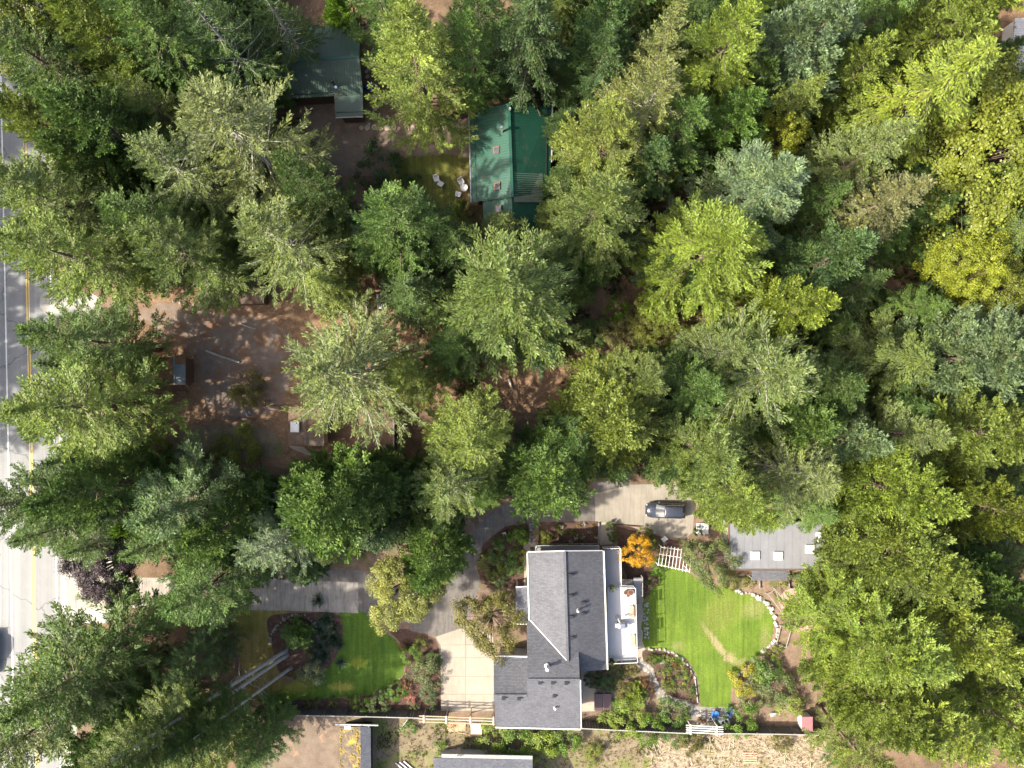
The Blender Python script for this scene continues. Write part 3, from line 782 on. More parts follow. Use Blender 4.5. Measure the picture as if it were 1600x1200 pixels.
# ------------------------------------------------------------------ trees
dk = 'dark'
TREES = [
 # cx, cy, r, h, kind, colour, label
 (40, 14, 66, 20, 'leafy', 'yellowlime', 'pale lime tree filling the top left corner over the road'),
 (58, 90, 72, 24, 'fir', 'green', 'green fir reaching over the road just under the pale lime corner tree'),
 (150, 48, 82, 26, 'lump', 'limegreen', 'bright green bushy conifer on the top edge beside the pale lime corner tree'),
 (240, 58, 78, 26, 'fir', 'green', 'dull green fir on the top edge between bright bushy conifer and bare branched dark fir'),
 (330, 42, 72, 27, 'wisp', 'deep', 'dark sparse fir with bare grey branches beside the shaded green metal roof'),
 (75, 190, 68, 24, 'lump', 'limeolive', 'yellow green conifer leaning over the yellow centre line'),
 (165, 200, 78, 25, 'lump', 'green', 'dense green conifer behind the yellow green one leaning over the road'),
 (245, 172, 50, 22, 'fir', 'olive', 'slim olive fir wedged against the huge pale olive fir'),
 (285, 262, 78, 25, 'wisp', 'paleolive', 'pale fir with frosted tips below the huge pale olive fir'),
 (374, 212, 112, 30, 'wisp', 'straw', 'huge pale olive fir with long feathery branches, the biggest near the shaded green roof'),
 (474, 292, 56, 26, 'fir', 'deep', 'dark fir in the shadow of the huge pale olive fir, beside the dirt yard'),
 (72, 312, 92, 25, 'fir', 'olive', 'broad olive fir on the road edge above the open stretch of centre line'),
 (135, 250, 62, 20, 'lump', 'green', 'lower green conifer squeezed between the road edge firs'),
 (100, 394, 86, 26, 'fir', 'limeolive', 'wide yellow green fir overhanging the mouth of the gravel drive'),
 (238, 350, 74, 22, 'fir', 'green', 'green fir beside the small sunlit patch of straw'),
 (280, 388, 80, 24, 'fir', 'olive', 'olive fir above the sunny bend of the gravel drive'),
 (438, 376, 90, 25, 'wisp', 'paleolive', 'pale olive fir over the brown hut roof'),
 (615, 348, 80, 25, 'fir', 'green', 'rounded mid green conifer below the dark bush in the dirt yard'),
 (645, 452, 62, 14, 'spruce', 'deep', 'low dark conifer above the stained white hut roof'),
 (505, 452, 48, 18, 'cedar', 'limegreen', 'narrow yellow green cedar beside the brown hut roof'),
 (645, 88, 90, 27, 'fir', 'limeolive', 'big bright conifer hanging over the ring of log stepping stones'),
 (738, 82, 50, 24, 'fir', 'green', 'green fir at the near corner of the long green roof'),
 (832, 58, 78, 26, 'cedar', 'dark', 'dark drooping hemlock in shade behind the long green roof'),
 (596, -6, 58, 24, 'fir', 'green', 'fir on the top edge between small bright conifer and dark firs'),
 (740, 18, 64, 24, 'fir', 'deep', 'dark fir on the top edge beside the dark drooping hemlock'),
 (418, 2, 46, 25, 'wisp', 'deep', 'thin dark fir leaning across the corner of the shaded green roof'),
 (527, 18, 26, 9, 'conelet', 'lush', 'small bright green conifer at the far corner of the shaded green roof'),
 (950, 40, 54, 24, 'lump', 'bluegreen', 'blue green conifer on the top edge near the straw coloured fir'),
 (1030, 80, 58, 27, 'spruce', 'straw', 'straw coloured fir heavy with cones near the top edge'),
 (936, 95, 50, 20, 'fir', 'bluegreen', 'shaded bluish fir standing over the dark gap beside the hemlock'),
 (1012, 165, 78, 26, 'wisp', 'straw', 'pale yellowish fir just below the cone laden straw fir'),
 (948, 205, 74, 25, 'fir', 'yellowolive', 'yellow olive fir brushing the far edge of the long green roof'),
 (1055, 205, 64, 22, 'fir', 'green', 'shaded green fir between the pale yellowish fir and the lime conifers'),
 (1012, 255, 48, 20, 'lump', 'bluegreen', 'small bluish conifer sunk among the olive firs'),
 (932, 330, 86, 25, 'fir', 'olive', 'large olive fir at the faded panel of the long green roof'),
 (1142, 70, 74, 26, 'fir', 'lime', 'tall lime conifer on the top edge beside the silvery blue conifer'),
 (1140, 190, 60, 22, 'lump', 'green', 'mid green conifer below the tall lime one'),
 (1080, 18, 50, 22, 'fir', 'deep', 'dark fir on the top edge between straw and lime conifers'),
 (1268, 60, 82, 26, 'lump', 'blue', 'silvery blue conifer on the top edge'),
 (1340, 110, 58, 22, 'lump', 'limegreen', 'small yellow green conifer tucked under the silvery blue one'),
 (1372, 22, 62, 24, 'cedar', 'green', 'green drooping conifer on the top edge between blue and lime ones'),
 (1448, 138, 98, 26, 'cedar', 'lime', 'bright lime cedar with long combed fronds'),
 (1500, 38, 92, 26, 'lump', 'limegreen', 'broad yellow green conifer in the top corner beside the white trailer roof'),
 (1240, 168, 54, 20, 'spruce', 'limegreen', 'star shaped green spruce above the little golden tree'),
 (1212, 226, 28, 15, 'smalltree', 'gold', 'little golden leaved tree between the star shaped spruce and the frosted blue conifer'),
 (1182, 292, 86, 25, 'fir', 'paleblue', 'frosted blue green conifer below the little golden tree'),
 (1358, 245, 74, 24, 'spruce', 'paleolive', 'pale spruce with spiky pinkish tips'),
 (1372, 322, 74, 25, 'spruce', 'greybrown', 'greyish brown spruce with thinning needles'),
 (1280, 312, 46, 19, 'spruce', 'green', 'small dark green spruce beside the greyish brown one'),
 (1550, 235, 88, 18, 'leafy', 'yellowlime', 'yellowing leafy tree by the patch of tarmac near the trailer'),
 (1572, 362, 64, 18, 'cedar', 'olive', 'olive cedar on the edge above the golden tree'),
 (1112, 392, 98, 25, 'fir', 'lime', 'brightest broad lime conifer beside the mossy brown gap'),
 (1295, 405, 62, 23, 'lump', 'bluegreen', 'dark bluish conifer beside the greyish brown spruce'),
 (1242, 482, 58, 24, 'lump', 'lime', 'smaller lime conifer below the dark bluish one'),
 (1502, 412, 36, 16, 'leafy', 'gold', 'bright golden tree standing out of the dark understorey'),
 (1548, 455, 38, 14, 'leafy', 'goldolive', 'olive gold tree beside the bright golden one'),
 (1395, 560, 78, 17, 'cedar', 'olive', 'dark olive cedar sunk below its neighbours'),
 (1532, 562, 90, 25, 'lump', 'blue', 'large frosted blue conifer on the right hand edge'),
 (1572, 505, 46, 24, 'spruce', 'paleblue', 'slim pale blue spruce above the large frosted one'),
 (1195, 578, 104, 26, 'wisp', 'paleolive', 'large pale grey green fir with open branches in the middle of the wood'),
 (1122, 552, 54, 22, 'wisp', 'paleolive', 'lesser pale fir beside the mossy brown gap'),
 (1085, 610, 66, 22, 'fir', 'green', 'green fir wedged between the rounded bright conifer and the large pale grey green fir'),
 (955, 652, 82, 23, 'lump', 'limegreen', 'rounded bright conifer above the parking court'),
 (1006, 592, 54, 20, 'fir', 'olive', 'feathery fir below the mossy brown gap'),
 (790, 462, 125, 27, 'fir', 'olive', 'great star shaped fir below the long green roof'),
 (534, 580, 108, 27, 'wisp', 'paleolive', 'great pale feathery fir over the brown shed with a white skylight'),
 (642, 592, 50, 19, 'fir', 'yellowolive', 'small yellowish fir beside the great pale feathery fir'),
 (730, 682, 80, 22, 'fir', 'limeolive', 'yellow olive conifer below the little red clearing'),
 (700, 764, 72, 21, 'wisp', 'paleolive', 'pale open fir over the bend of the concrete drive'),
 (855, 745, 82, 23, 'lump', 'green', 'rich green conifer between the drive bend and the parking court'),
 (890, 690, 58, 18, 'fir', 'deep', 'dark low fir behind the rich green conifer'),
 (1098, 700, 74, 24, 'fir', 'olive', 'olive fir above the parked van'),
 (1142, 768, 58, 24, 'fir', 'limeolive', 'light olive fir reaching to the end of the parking court'),
 (1165, 796, 54, 24, 'fir', 'limeolive', 'yellowish fir overhanging the flat grey roof'),
 (1245, 738, 76, 24, 'wisp', 'paleolive', 'pale fir behind the flat grey roof'),
 (1330, 685, 50, 22, 'lump', 'paleblue', 'small pale green tufted conifer right of the large pale grey green fir'),
 (1410, 680, 60, 23, 'fir', 'paleolive', 'pale fir with a fallen bare branch across it'),
 (1535, 685, 90, 26, 'lump', 'limegreen', 'billowing yellow green conifer under the large frosted blue one'),
 (1410, 772, 78, 26, 'lump', 'lime', 'lemon green conifer in clumps above the flat roof corner'),
 (1560, 802, 66, 24, 'lump', 'yellowlime', 'yellowest conifer on the right hand edge'),
 (1430, 872, 82, 26, 'lump', 'limegreen', 'wide fresh green conifer beside the flat grey roof'),
 (1388, 890, 44, 20, 'fir', 'olive', 'olive fir touching the end of the flat grey roof'),
 (1358, 1000, 80, 23, 'fir', 'lime', 'bright yellow green fir behind the red bark patch'),
 (1400, 1000, 92, 25, 'fir', 'limeolive', 'yellow green fir in the middle of the lower wood'),
 (1500, 990, 102, 27, 'lump', 'limegreen', 'tallest tufted conifer of the lower wood'),
 (1388, 1112, 74, 23, 'lump', 'limegreen', 'bushy green conifer above the pink roofed box'),
 (1452, 1110, 95, 25, 'fir', 'lime', 'lime fir on the bottom edge of the lower wood'),
 (1560, 1115, 84, 25, 'lump', 'limeolive', 'yellow green conifer in the bottom right corner'),
 (1575, 940, 70, 25, 'lump', 'green', 'mid green conifer on the edge below the yellowest one'),
 (1292, 605, 66, 20, 'fir', 'deep', 'dark fir behind the large pale grey green fir'),
 (1255, 655, 70, 20, 'lump', 'green', 'shaded green conifer below the large pale grey green fir'),
 (126, 532, 74, 24, 'fir', 'green', 'green fir with its long shaded trunk beside the rusty shed'),
 (104, 642, 98, 26, 'fir', 'limeolive', 'yellow green fir laid out over the road below the rusty shed'),
 (130, 772, 80, 24, 'lump', 'green', 'mid green conifer over the road above the purple tree'),
 (30, 782, 68, 26, 'fir', 'deep', 'dark fir on the left edge covering the road'),
 (288, 790, 92, 24, 'fir', 'bluegreen', 'bluish green fir below the sunlit straw yard'),
 (345, 832, 74, 22, 'lump', 'green', 'green conifer beside the small pointed cedar and the bluish fir'),
 (222, 812, 26, 13, 'conelet', 'lush', 'small pointed yellow green cedar between the bluish fir and the purple tree'),
 (516, 802, 98, 25, 'lump', 'green', 'large deep green conifer over the straight concrete drive'),
 (432, 850, 68, 24, 'wisp', 'paleblue', 'pale bluish fir on the road side of the large deep green conifer'),
 (592, 775, 70, 20, 'lump', 'deep', 'shaded dark conifer beside the large deep green one'),
 (472, 758, 46, 18, 'lump', 'green', 'bushy green conifer just below the shed with a white skylight'),
 (668, 880, 60, 20, 'lump', 'green', 'green conifer between the cream flowering maple and the drive bend'),
 (312, 928, 74, 22, 'fir', 'green', 'green fir between the purple tree and the worn lawn'),
 (110, 1064, 106, 26, 'fir', 'green', 'very wide green fir in the lower left spreading over the road'),
 (55, 1135, 84, 26, 'fir', 'olive', 'olive green fir in the bottom left corner'),
 (298, 1036, 48, 17, 'fir', 'bluegreen', 'low bluish fir beside the pale leaning trunks'),
 (1362, 1190, 54, 20, 'fir', 'limegreen', 'green fir on the bottom edge where the brush cuttings end'),
 (160, 1190, 76, 24, 'lump', 'green', 'bushy green conifer on the bottom edge below the very wide fir'),
 (300, 1195, 62, 20, 'fir', 'limeolive', 'yellow green fir on the bottom edge below the leaning trunks'),
 (405, 1165, 50, 13, 'fir', 'green', 'small green fir on the bottom edge by the bare dirt yard'),
]
for a in TREES: tree(*a)

# tall firs with bare lower trunks that lean out of the front lawn
for (bx, by, mx, my, mz, h, R, col, lab) in [
    (447, 1016, 300, 1110, 14, 27, 4.6, 'olive', 'tall fir with the longest bare grey trunk, rooted at the rock edged bed'),
    (449, 1023, 312, 1118, 13, 25, 4.2, 'green', 'tall fir with a bare trunk twinned beside the longest one'),
    (455, 1043, 382, 1096, 9, 21, 3.6, 'deep', 'fir with a lone slanting trunk rooted on the worn lawn')]:
    base = W(bx, by); mid = W(mx, my, mz); tip = base + (mid - base) * (h / mz)
    o = plant('fir', base, h, R, col, 'conifer_tree', lab, 'tree', tip=tip)
    crown = [c for c in o.children if c.name.startswith('crown')][0]
    me = crown.data.copy(); crown.data = me        # this crown starts half way up the trunk
    n = len(me.polygons); co = np.empty(len(me.vertices) * 3, 'f'); me.vertices.foreach_get('co', co); co = co.reshape(-1, 4, 3)
    co[..., 2] = 13.5 + (co[..., 2] - 5) * 12.5 / 21
    me.vertices.foreach_set('co', co.reshape(-1)); me.update()
    wood = [c for c in o.children if c.name.startswith('trunk')][0]
    b = MB(); zs = [0, 1, 6, 13, 20, 26]
    b.tube([(0, 0, z) for z in zs], [.42, .30, .26, .2, .11, .03], 10)
    for k in range(26):
        z = R_.uniform(5, 14); az = R_.uniform(0, 6.28); L = R_.uniform(.5, 2.2)
        sp = spine_pts(L, az, R_.uniform(-.4, .2), .3, 0, 4) + np.array([0, 0, z])
        b.tube(list(sp), [.035, .025, .018, .008], 4, cap=False)
    wm = bpy.data.meshes.new('bare_trunk'); wm.from_pydata([tuple(v) for v in b.v], [], b.f); wm.materials.append(M['trunk_pale'])
    wm.polygons.foreach_set('use_smooth', [True] * len(wm.polygons)); wood.data = wm

# leafy trees of the garden and roadside
def leafy(cx, cy, r, h, kind, color, label, name='leafy_tree'):
    k = (H - h * .6) / H
    return plant(kind, W(800 + (cx - 800) * k, 600 + (cy - 600) * k), h, r / PXM * k, color, name, label, 'tree')
leafy(172, 882, 54, 10, 'leafy', 'purple', 'dark purple leaved tree on the road shoulder')
leafy(632, 922, 54, 13, 'leafy', 'maple', 'broad maple with creamy yellow tips beside the front lawn')
leafy(768, 972, 50, 6, 'smalltree', 'bronze', 'bronze green tree in front of the grey shingle house')
leafy(997, 862, 25, 5.5, 'smalltree', 'orange', 'vivid orange tree at the corner of the grey deck')
leafy(1112, 878, 40, 5, 'smalltree', 'greygreen', 'grey green small tree between the white slatted trellis and the flat grey roof')

# unseen trees added beyond the frame to shade the upper stretch of the road
for (x, y, h, R) in [*[(-78 - (k % 2) * 4, -9 + 4.6 * k, 27 + k % 3, 5.6) for k in range(15)]]:
    plant('lump' if R_.random() < .5 else 'fir', Vector((x, y, 0)), h, R, 'green', 'conifer_tree', 'unseen green fir added across the road to shade it', 'tree', 'added shade trees across the road')

# the wood goes on outside the picture
RING = [(-44 + 9 * k, 53 + (k % 3) * 4) for k in range(14)] + [(68 + (k % 2) * 6, -48 + 9.5 * k) for k in range(11)] + [(42 + 9 * k, -55 - (k % 2) * 4) for k in range(4)] + [(-56 + 9 * k, -56 - (k % 2) * 4) for k in range(3)]
for k, (x, y) in enumerate(RING):
    plant(['fir', 'lump', 'wisp', 'fir', 'cedar'][k % 5], Vector((x, y, 0)), 22 + (k * 7) % 6, 6.0, ['green', 'olive', 'paleolive', 'limegreen', 'deep'][(k * 3) % 5], 'conifer_tree', 'tall conifer of the wood that goes on outside the picture', 'tree', 'wood around the picture')

# young conifers in the shade between the big ones
CLEAR = [[(425, -20), (745, -60), (870, 140), (870, 350), (720, 380), (500, 340), (470, 230)],
         [(60, 445), (480, 430), (720, 430), (720, 600), (640, 760), (220, 740), (180, 600)],
         [(-400, -400), (110, -400), (150, 1700), (-400, 1700)],
         [(350, 880), (640, 860), (740, 790), (960, 740), (1090, 740), (1310, 830), (1310, 1150), (1310, 1400), (370, 1400)],
         [(90, 830), (400, 830), (400, 1010), (90, 1010)], [(760, 540), (880, 540), (880, 660), (760, 660)], [(915, 460), (1085, 460), (1085, 560), (915, 560)],
         [(1530, -10), (1640, -10), (1640, 150), (1530, 150)]]
def inside(p, poly):
    r = False; n = len(poly)
    for i in range(n):
        (x1, y1), (x2, y2) = poly[i], poly[(i + 1) % n]
        if (y1 > p[1]) != (y2 > p[1]) and p[0] < (x2 - x1) * (p[1] - y1) / (y2 - y1) + x1: r = not r
    return r
def wooded(x, y): return not any(inside((x, y), c) for c in CLEAR)
import re as _re
SHORT = []
for t_ in TREES:
    nm = _re.split(r' (?:with|over|beside|on|in|of|between|behind|below|above|by|under|at|near|reaching|filling|leaning|wedged|squeezed|overhanging|hanging|brushing|standing|sunk|tucked|just|touching|heavy|covering|laid|spreading|among|right|touch|down|closer) ', t_[6])[0].split()
    SHORT.append((t_[0], t_[1], ' '.join(nm[-3:])))
def young_label(x, y, h, c):
    k = (H / (H - h * .7)); px, py = 800 + (x - 800) * k, 600 + (y - 600) * k
    near = sorted(SHORT, key=lambda q: (q[0] - px) ** 2 + (q[1] - py) ** 2)
    a = near[0]; b = next(q for q in near[1:] if q[2] != a[2])
    word = dict(deep='deep green', green='green', bluegreen='bluish', olive='olive', darkgreen='dark')[c]
    return f'young {word} conifer in the gap between {a[2]} and {b[2]}'
placed = []
tries = 0
while len(placed) < 190 and tries < 9000:
    tries += 1
    x, y = R_.uniform(120, 1660), R_.uniform(-70, 1130)
    if not wooded(x, y) or any((x - a) ** 2 + (y - b) ** 2 < 42 ** 2 for a, b in placed): continue
    placed.append((x, y))
    h = R_.uniform(9, 17)
    plant(R_.choice(['fir', 'lump', 'cedar', 'spruce', 'fir']), W(x, y), h, R_.uniform(3.0, 4.6), yc := R_.choice(['deep', 'green', 'deep', 'bluegreen', 'olive', 'darkgreen', 'olive', 'green']), 'young_conifer',
          young_label(x, y, h, yc), 'tree', 'young conifers in the understorey')

# ferns, brambles and seedlings on the forest floor: nobody could count them
def undergrowth():
    rng = np.random.default_rng(5); cs = Cards(rng); rr = random.Random(3)
    n = 0
    while n < 5200:
        x, y = rr.uniform(100, 1640), rr.uniform(-40, 1160)
        if not wooded(x, y): continue
        n += 1
        p = np.array(W(x, y)); m = 16; s = rr.uniform(.3, .95)
        d = nrm(rng.normal(0, 1, (m, 3)) * np.array([1, 1, .5]) + np.array([0, 0, .4]))
        CC = p + d * (s * rng.uniform(.3, 1, (m, 1))) + np.array([0, 0, .15])
        CC[:, 2] = np.maximum(CC[:, 2], .12)
        DD = nrm(d + rng.normal(0, .4, (m, 3))) * (.26 * rng.uniform(.6, 1.3, (m, 1)))
        SS = nrm(np.cross(DD, np.array([0, 0, 1.0]) + rng.normal(0, .5, (m, 3)))) * (.10 * rng.uniform(.6, 1.3, (m, 1)))
        cs.add(CC, DD, SS, np.clip(rng.normal(rr.uniform(.6, 1.4), .2, m), .4, 1.9), np.clip(rng.normal(rr.uniform(0, 1), .3, m), 0, 1))
    o = bpy.data.objects.new('undergrowth', cs.mesh('undergrowth', M['leaf'])); COL.objects.link(o)
    o.color = (.065, .085, .022, 1); o['kind'] = 'stuff'; o['label'] = 'ferns and brambles over the forest floor'
undergrowth()

# ------------------------------------------------------------------ shrubs and garden plants
def shrub(cx, cy, r, h, kind, color, label, name='shrub', cat='shrub', group=None):
    k = (H - h * .6) / H
    return plant(kind, W(800 + (cx - 800) * k, 600 + (cy - 600) * k), h, r / PXM * k, color, name, label, cat, group, trunkname='stem', crownname='foliage')
S = [
 (592, 262, 36, 3.2, 'round', 'darkgreen', 'large dark rounded bush in the dirt yard'),
 (640, 290, 20, 2.2, 'round', 'darkgreen', 'dark low bush on the corner of the shaded side lawn'),
 (717, 324, 14, 2.2, 'round', 'lush', 'rounded lime shrub beside the white garden chairs'),
 (740, 335, 16, 1.6, 'round', 'bronze', 'bronze shrub against the green roof near the white chairs'),
 (732, 168, 8, 1.0, 'herb', 'yellowlime', 'small yellow shrub at the near corner of the long green roof'),
 (898, 150, 28, 2.0, 'round', 'yellowlime', 'sunlit yellow shrub in the dark gap behind the long green roof'),
 (388, 612, 30, 2.6, 'round', 'bronze', 'olive brown bush on the gravel turning place'),
 (372, 702, 34, 2.8, 'round', 'yellowlime', 'yellow green bush below the sunlit straw yard'),
 (335, 718, 22, 2.0, 'round', 'goldolive', 'low golden bush beside the yellow green bush in the straw yard'),
 (250, 715, 26, 2.2, 'round', 'bronze', 'rough brown bush at the foot of the road side firs'),
 (964, 484, 20, 4.0, 'round', 'lush', 'bright broad leaved bush in the mossy brown gap'),
 (1018, 498, 36, 3.2, 'smalltree', 'goldolive', 'golden brown bush in the mossy brown gap'),
 (975, 522, 34, 2.8, 'smalltree', 'bronze', 'darker brown bush below the bright broad leaved one'),
 (1045, 520, 30, 3.0, 'smalltree', 'goldolive', 'olive gold bush at the far end of the mossy brown gap'),
 (930, 520, 24, 2.4, 'smalltree', 'green', 'dull green bush at the near end of the mossy brown gap'),
 (905, 560, 28, 2.4, 'round', 'bronze', 'scrubby brown bush beside the little red clearing'),
 (462, 992, 27, 2.8, 'conelet', 'green', 'feathery green juniper inside the rock edged bed'),
 (503, 978, 23, 1.7, 'spiky', 'spikeblue', 'blue grey spiky clump beside the drive edge'),
 (517, 1006, 20, 1.6, 'spiky', 'spikeblue', 'blue grey spiky clump on the edge of the front lawn'),
 (500, 1024, 20, 1.6, 'spiky', 'spikeblue', 'blue grey spiky clump next to the sage bush'),
 (486, 1050, 23, 2.2, 'round', 'sage', 'pale sage grey bush on the front lawn'),
 (458, 1058, 5, .7, 'herb', 'yellow', 'tiny bright yellow plant by the foot of the slanting trunk'),
 (360, 1010, 5, .7, 'herb', 'yellow', 'tiny yellow plant in dark soil beside the worn lawn'),
 (480, 1012, 10, .8, 'herb', 'goldolive', 'small golden herb at the foot of the feathery juniper'),
 (565, 1104, 17, 1.6, 'round', 'lush', 'bright green bush against the board fence'),
 (592, 1102, 18, 1.6, 'round', 'greygreen', 'grey green wispy bush against the board fence'),
 (599, 1087, 11, 1.1, 'round', 'green', 'small round green bush on the lawn corner'),
 (618, 1082, 15, 1.3, 'round', 'lush', 'fresh green bush next to the rusty one'),
 (636, 1071, 10, 1.0, 'herb', 'rusty', 'small rusty bush in the mulch by the lawn'),
 (641, 1094, 9, .8, 'herb', 'pink', 'round clump of pink flowers in dark mulch'),
 (668, 1085, 14, 1.2, 'round', 'bluegreen', 'bluish bush on the edge of the pale pad'),
 (674, 1104, 10, .9, 'herb', 'bluegreen', 'low bluish plant by the fence end'),
 (648, 1104, 9, .8, 'herb', 'greygreen', 'low grey plant in mulch below the pink flowers'),
 (664, 1052, 28, 1.9, 'round', 'greygreen', 'largest grey green bush beside the pale pad'),
 (678, 1032, 14, 1.3, 'round', 'green', 'green bush on the curve of the pale pad'),
 (642, 1026, 17, 1.6, 'round', 'lush', 'bright green bush on the lawn edge under the maple'),
 (656, 1008, 13, 1.0, 'herb', 'goldolive', 'olive gold herb under the maple'),
 (632, 1010, 12, .9, 'herb', 'rusty', 'brown fern under the maple'),
 (810, 836, 18, 2.0, 'round', 'lush', 'bright green bush on the inside of the drive bend'),
 (786, 862, 26, 2.2, 'round', 'green', 'large dark green bush in the drive bend bed'),
 (770, 884, 22, 1.8, 'round', 'goldolive', 'olive bush at the lower end of the drive bend bed'),
 (800, 886, 18, 1.6, 'round', 'green', 'green bush next to the front path of the house'),
 (812, 868, 12, 1.4, 'round', 'yellowlime', 'lime yellow bush next to the front path of the house'),
 (778, 900, 16, 1.5, 'round', 'bluegreen', 'blue grey bush at the tip of the drive bend bed'),
 (852, 840, 12, 1.3, 'round', 'yellowlime', 'rounded yellow green bush at the end of the flower bed'),
 (954, 822, 8, 1.4, 'round', 'lush', 'bright lime shrub by the parking court'),
 (958, 838, 8, 1.3, 'round', 'lush', 'bright lime shrub closer to the orange tree'),
 (1012, 845, 20, 2.0, 'round', 'goldolive', 'olive shrub behind the orange tree'),
 (1036, 862, 9, 1.6, 'herb', 'yellow', 'yellow leaved plant at the top of the white slatted trellis'),
 (1030, 884, 14, 1.4, 'round', 'lush', 'bright green shrub at the foot of the white slatted trellis'),
 (1015, 908, 13, 1.4, 'round', 'heather', 'dusky purple heather between the stair and the lawn'),
 (1006, 925, 10, 1.1, 'round', 'heather', 'smaller dusky purple heather above the rock strip'),
 (1090, 830, 8, 1.6, 'round', 'darkgreen', 'clipped dark bush beside the white steps'),
 (1140, 908, 16, 1.2, 'round', 'goldolive', 'olive golden bush on the lawn edge below the grey green small tree'),
 (1172, 912, 12, 1.0, 'herb', 'goldolive', 'low golden plant on the lawn edge'),
 (1226, 913, 9, 1.0, 'herb', 'yellowlime', 'small lime plant beside the grey lean-to roof'),
 (1262, 905, 18, 1.6, 'round', 'green', 'green bush in the fenced bed behind the flat grey roof'),
 (1238, 972, 15, 1.3, 'round', 'green', 'leafy green plant at the foot of the timber frame'),
 (1212, 1020, 13, 1.0, 'herb', 'yellowlime', 'yellow green plant on the end of the white stone edge'),
 (1168, 1062, 26, 1.7, 'round', 'yellow', 'yellow flowering bush on the lawn edge'),
 (1196, 1052, 26, 2.0, 'round', 'green', 'green bush behind the yellow flowering bush'),
 (1214, 1076, 30, 2.2, 'round', 'greygreen', 'big grey green bush in the back corner bed'),
 (1180, 1088, 26, 1.6, 'round', 'sage', 'pale straw green bush below the yellow flowering bush'),
 (1236, 1100, 22, 2.0, 'round', 'limegreen', 'lime green bush in front of the pink roofed box'),
 (1158, 1130, 27, 2.2, 'round', 'lush', 'fresh green bush straddling the fence by the blue chairs'),
 (928, 1060, 16, 1.3, 'round', 'darkgreen', 'dark clipped bush at the house corner by the hot tub'),
 (946, 1066, 17, 1.3, 'round', 'darkgreen', 'dark clipped bush between the hot tub and the stair side'),
 (962, 1054, 14, 1.2, 'round', 'deep', 'dark low bush below the white deck'),
 (985, 1044, 13, 1.0, 'round', 'bronze', 'brownish bush at the corner of the white deck'),
 (975, 1078, 18, 1.6, 'round', 'bronze', 'bronze bush beside the hot tub'),
 (992, 1092, 23, 2.2, 'conelet', 'lime', 'feathery lime conifer near the hot tub'),
 (1010, 1072, 13, 1.4, 'round', 'rusty', 'rusty bush beside the stone path'),
 (1052, 1116, 26, 1.6, 'round', 'green', 'broad green bush above the fence near the white arbour'),
 (972, 1104, 18, 1.8, 'round', 'lush', 'bright green bush at the corner of the hot tub patio'),
 (982, 1128, 30, 2.4, 'round', 'lime', 'large lime bush spilling over the fence'),
 (1012, 1138, 26, 2.2, 'round', 'lush', 'lush green bush on the outside of the fence'),
 (955, 1122, 20, 2.0, 'round', 'lime', 'lime bush against the house end of the fence'),
 (772, 1156, 28, 2.2, 'round', 'lime', 'first yellow green bush of the hedge behind the garage, by the cream board'),
 (808, 1160, 30, 2.3, 'round', 'lush', 'second bush of the hedge behind the garage, the greenest'),
 (846, 1160, 30, 2.3, 'round', 'lime', 'third bush of the hedge behind the garage'),
 (882, 1158, 26, 2.2, 'round', 'lush', 'last bush of the hedge behind the garage, nearest the patio'),
 (832, 1178, 20, 1.6, 'round', 'yellow', 'yellowest bush on the outside of the garage hedge'),
 (925, 1178, 20, 1.3, 'round', 'goldolive', 'scrubby olive bush in the dry field'),
 (1060, 1150, 22, 1.2, 'round', 'green', 'rough green bush in the dry field near the arbour'),
 (1078, 1160, 20, 1.4, 'round', 'bronze', 'brown scrub bush in the dry field below the arbour'),
 (638, 1140, 14, .9, 'herb', 'lush', 'patch of bright weeds by the fence in the dry field'),
 (690, 1168, 14, .7, 'herb', 'lush', 'patch of bright weeds in the dry field near the ladder'),
 (412, 1132, 26, 2.4, 'round', 'green', 'green bush at the fence end by the bare dirt yard'),
 (1302, 1182, 18, 1.4, 'round', 'green', 'green bush at the end of the brush cuttings'),
 (1222, 1158, 16, 1.2, 'round', 'bronze', 'brown bramble in the brush cuttings'),
]
for a in S: shrub(*a)
for x, y, col in [(453, 1098, 'yellowlime'), (479, 1101, 'goldolive'), (498, 1098, 'bronze'), (521, 1099, 'yellowlime'), (545, 1096, 'limegreen')]:
    shrub(x, y, 8, .8, 'herb', col, 'one of the small yellow green plants set in a row along the board fence', 'bedding_plant', 'plant', 'row of bedding plants along the fence')
CW = dict(lime='bright lime', green='mid green', rusty='rusty brown', sage='pale sage', yellowlime='yellow green', limegreen='fresh green', greygreen='grey green', goldolive='golden olive', lush='bright green', white='white flowering', yellow='yellow flowering')
rr = random.Random(21)
for k in range(34):
    for _ in range(50):
        x, y = rr.uniform(1008, 1090), rr.uniform(1018, 1098)
        if inside((x, y), [(1006, 1020), (1040, 1023), (1066, 1036), (1081, 1060), (1085, 1094), (1062, 1086), (1040, 1078), (1030, 1060), (1020, 1042)]): break
    shrub(x, y, rr.uniform(4, 8.5), rr.uniform(.4, .9), 'herb', bc := rr.choice(['lime', 'green', 'rusty', 'sage', 'yellowlime', 'limegreen', 'greygreen', 'goldolive', 'lush']), f'low {CW[bc]} plant in the stone edged island bed', 'bedding_plant', 'plant', 'plants in the island bed')
for k in range(22):
    x, y = rr.uniform(868, 932), rr.uniform(819, 850)
    shrub(x, y, rr.uniform(2.5, 5.5), rr.uniform(.3, .7), 'herb', bc := rr.choice(['white', 'lush', 'goldolive', 'rusty', 'white', 'yellow', 'greygreen']), f'low {CW[bc]} plant in the dark flower bed before the house', 'bedding_plant', 'plant', 'plants in the flower bed')
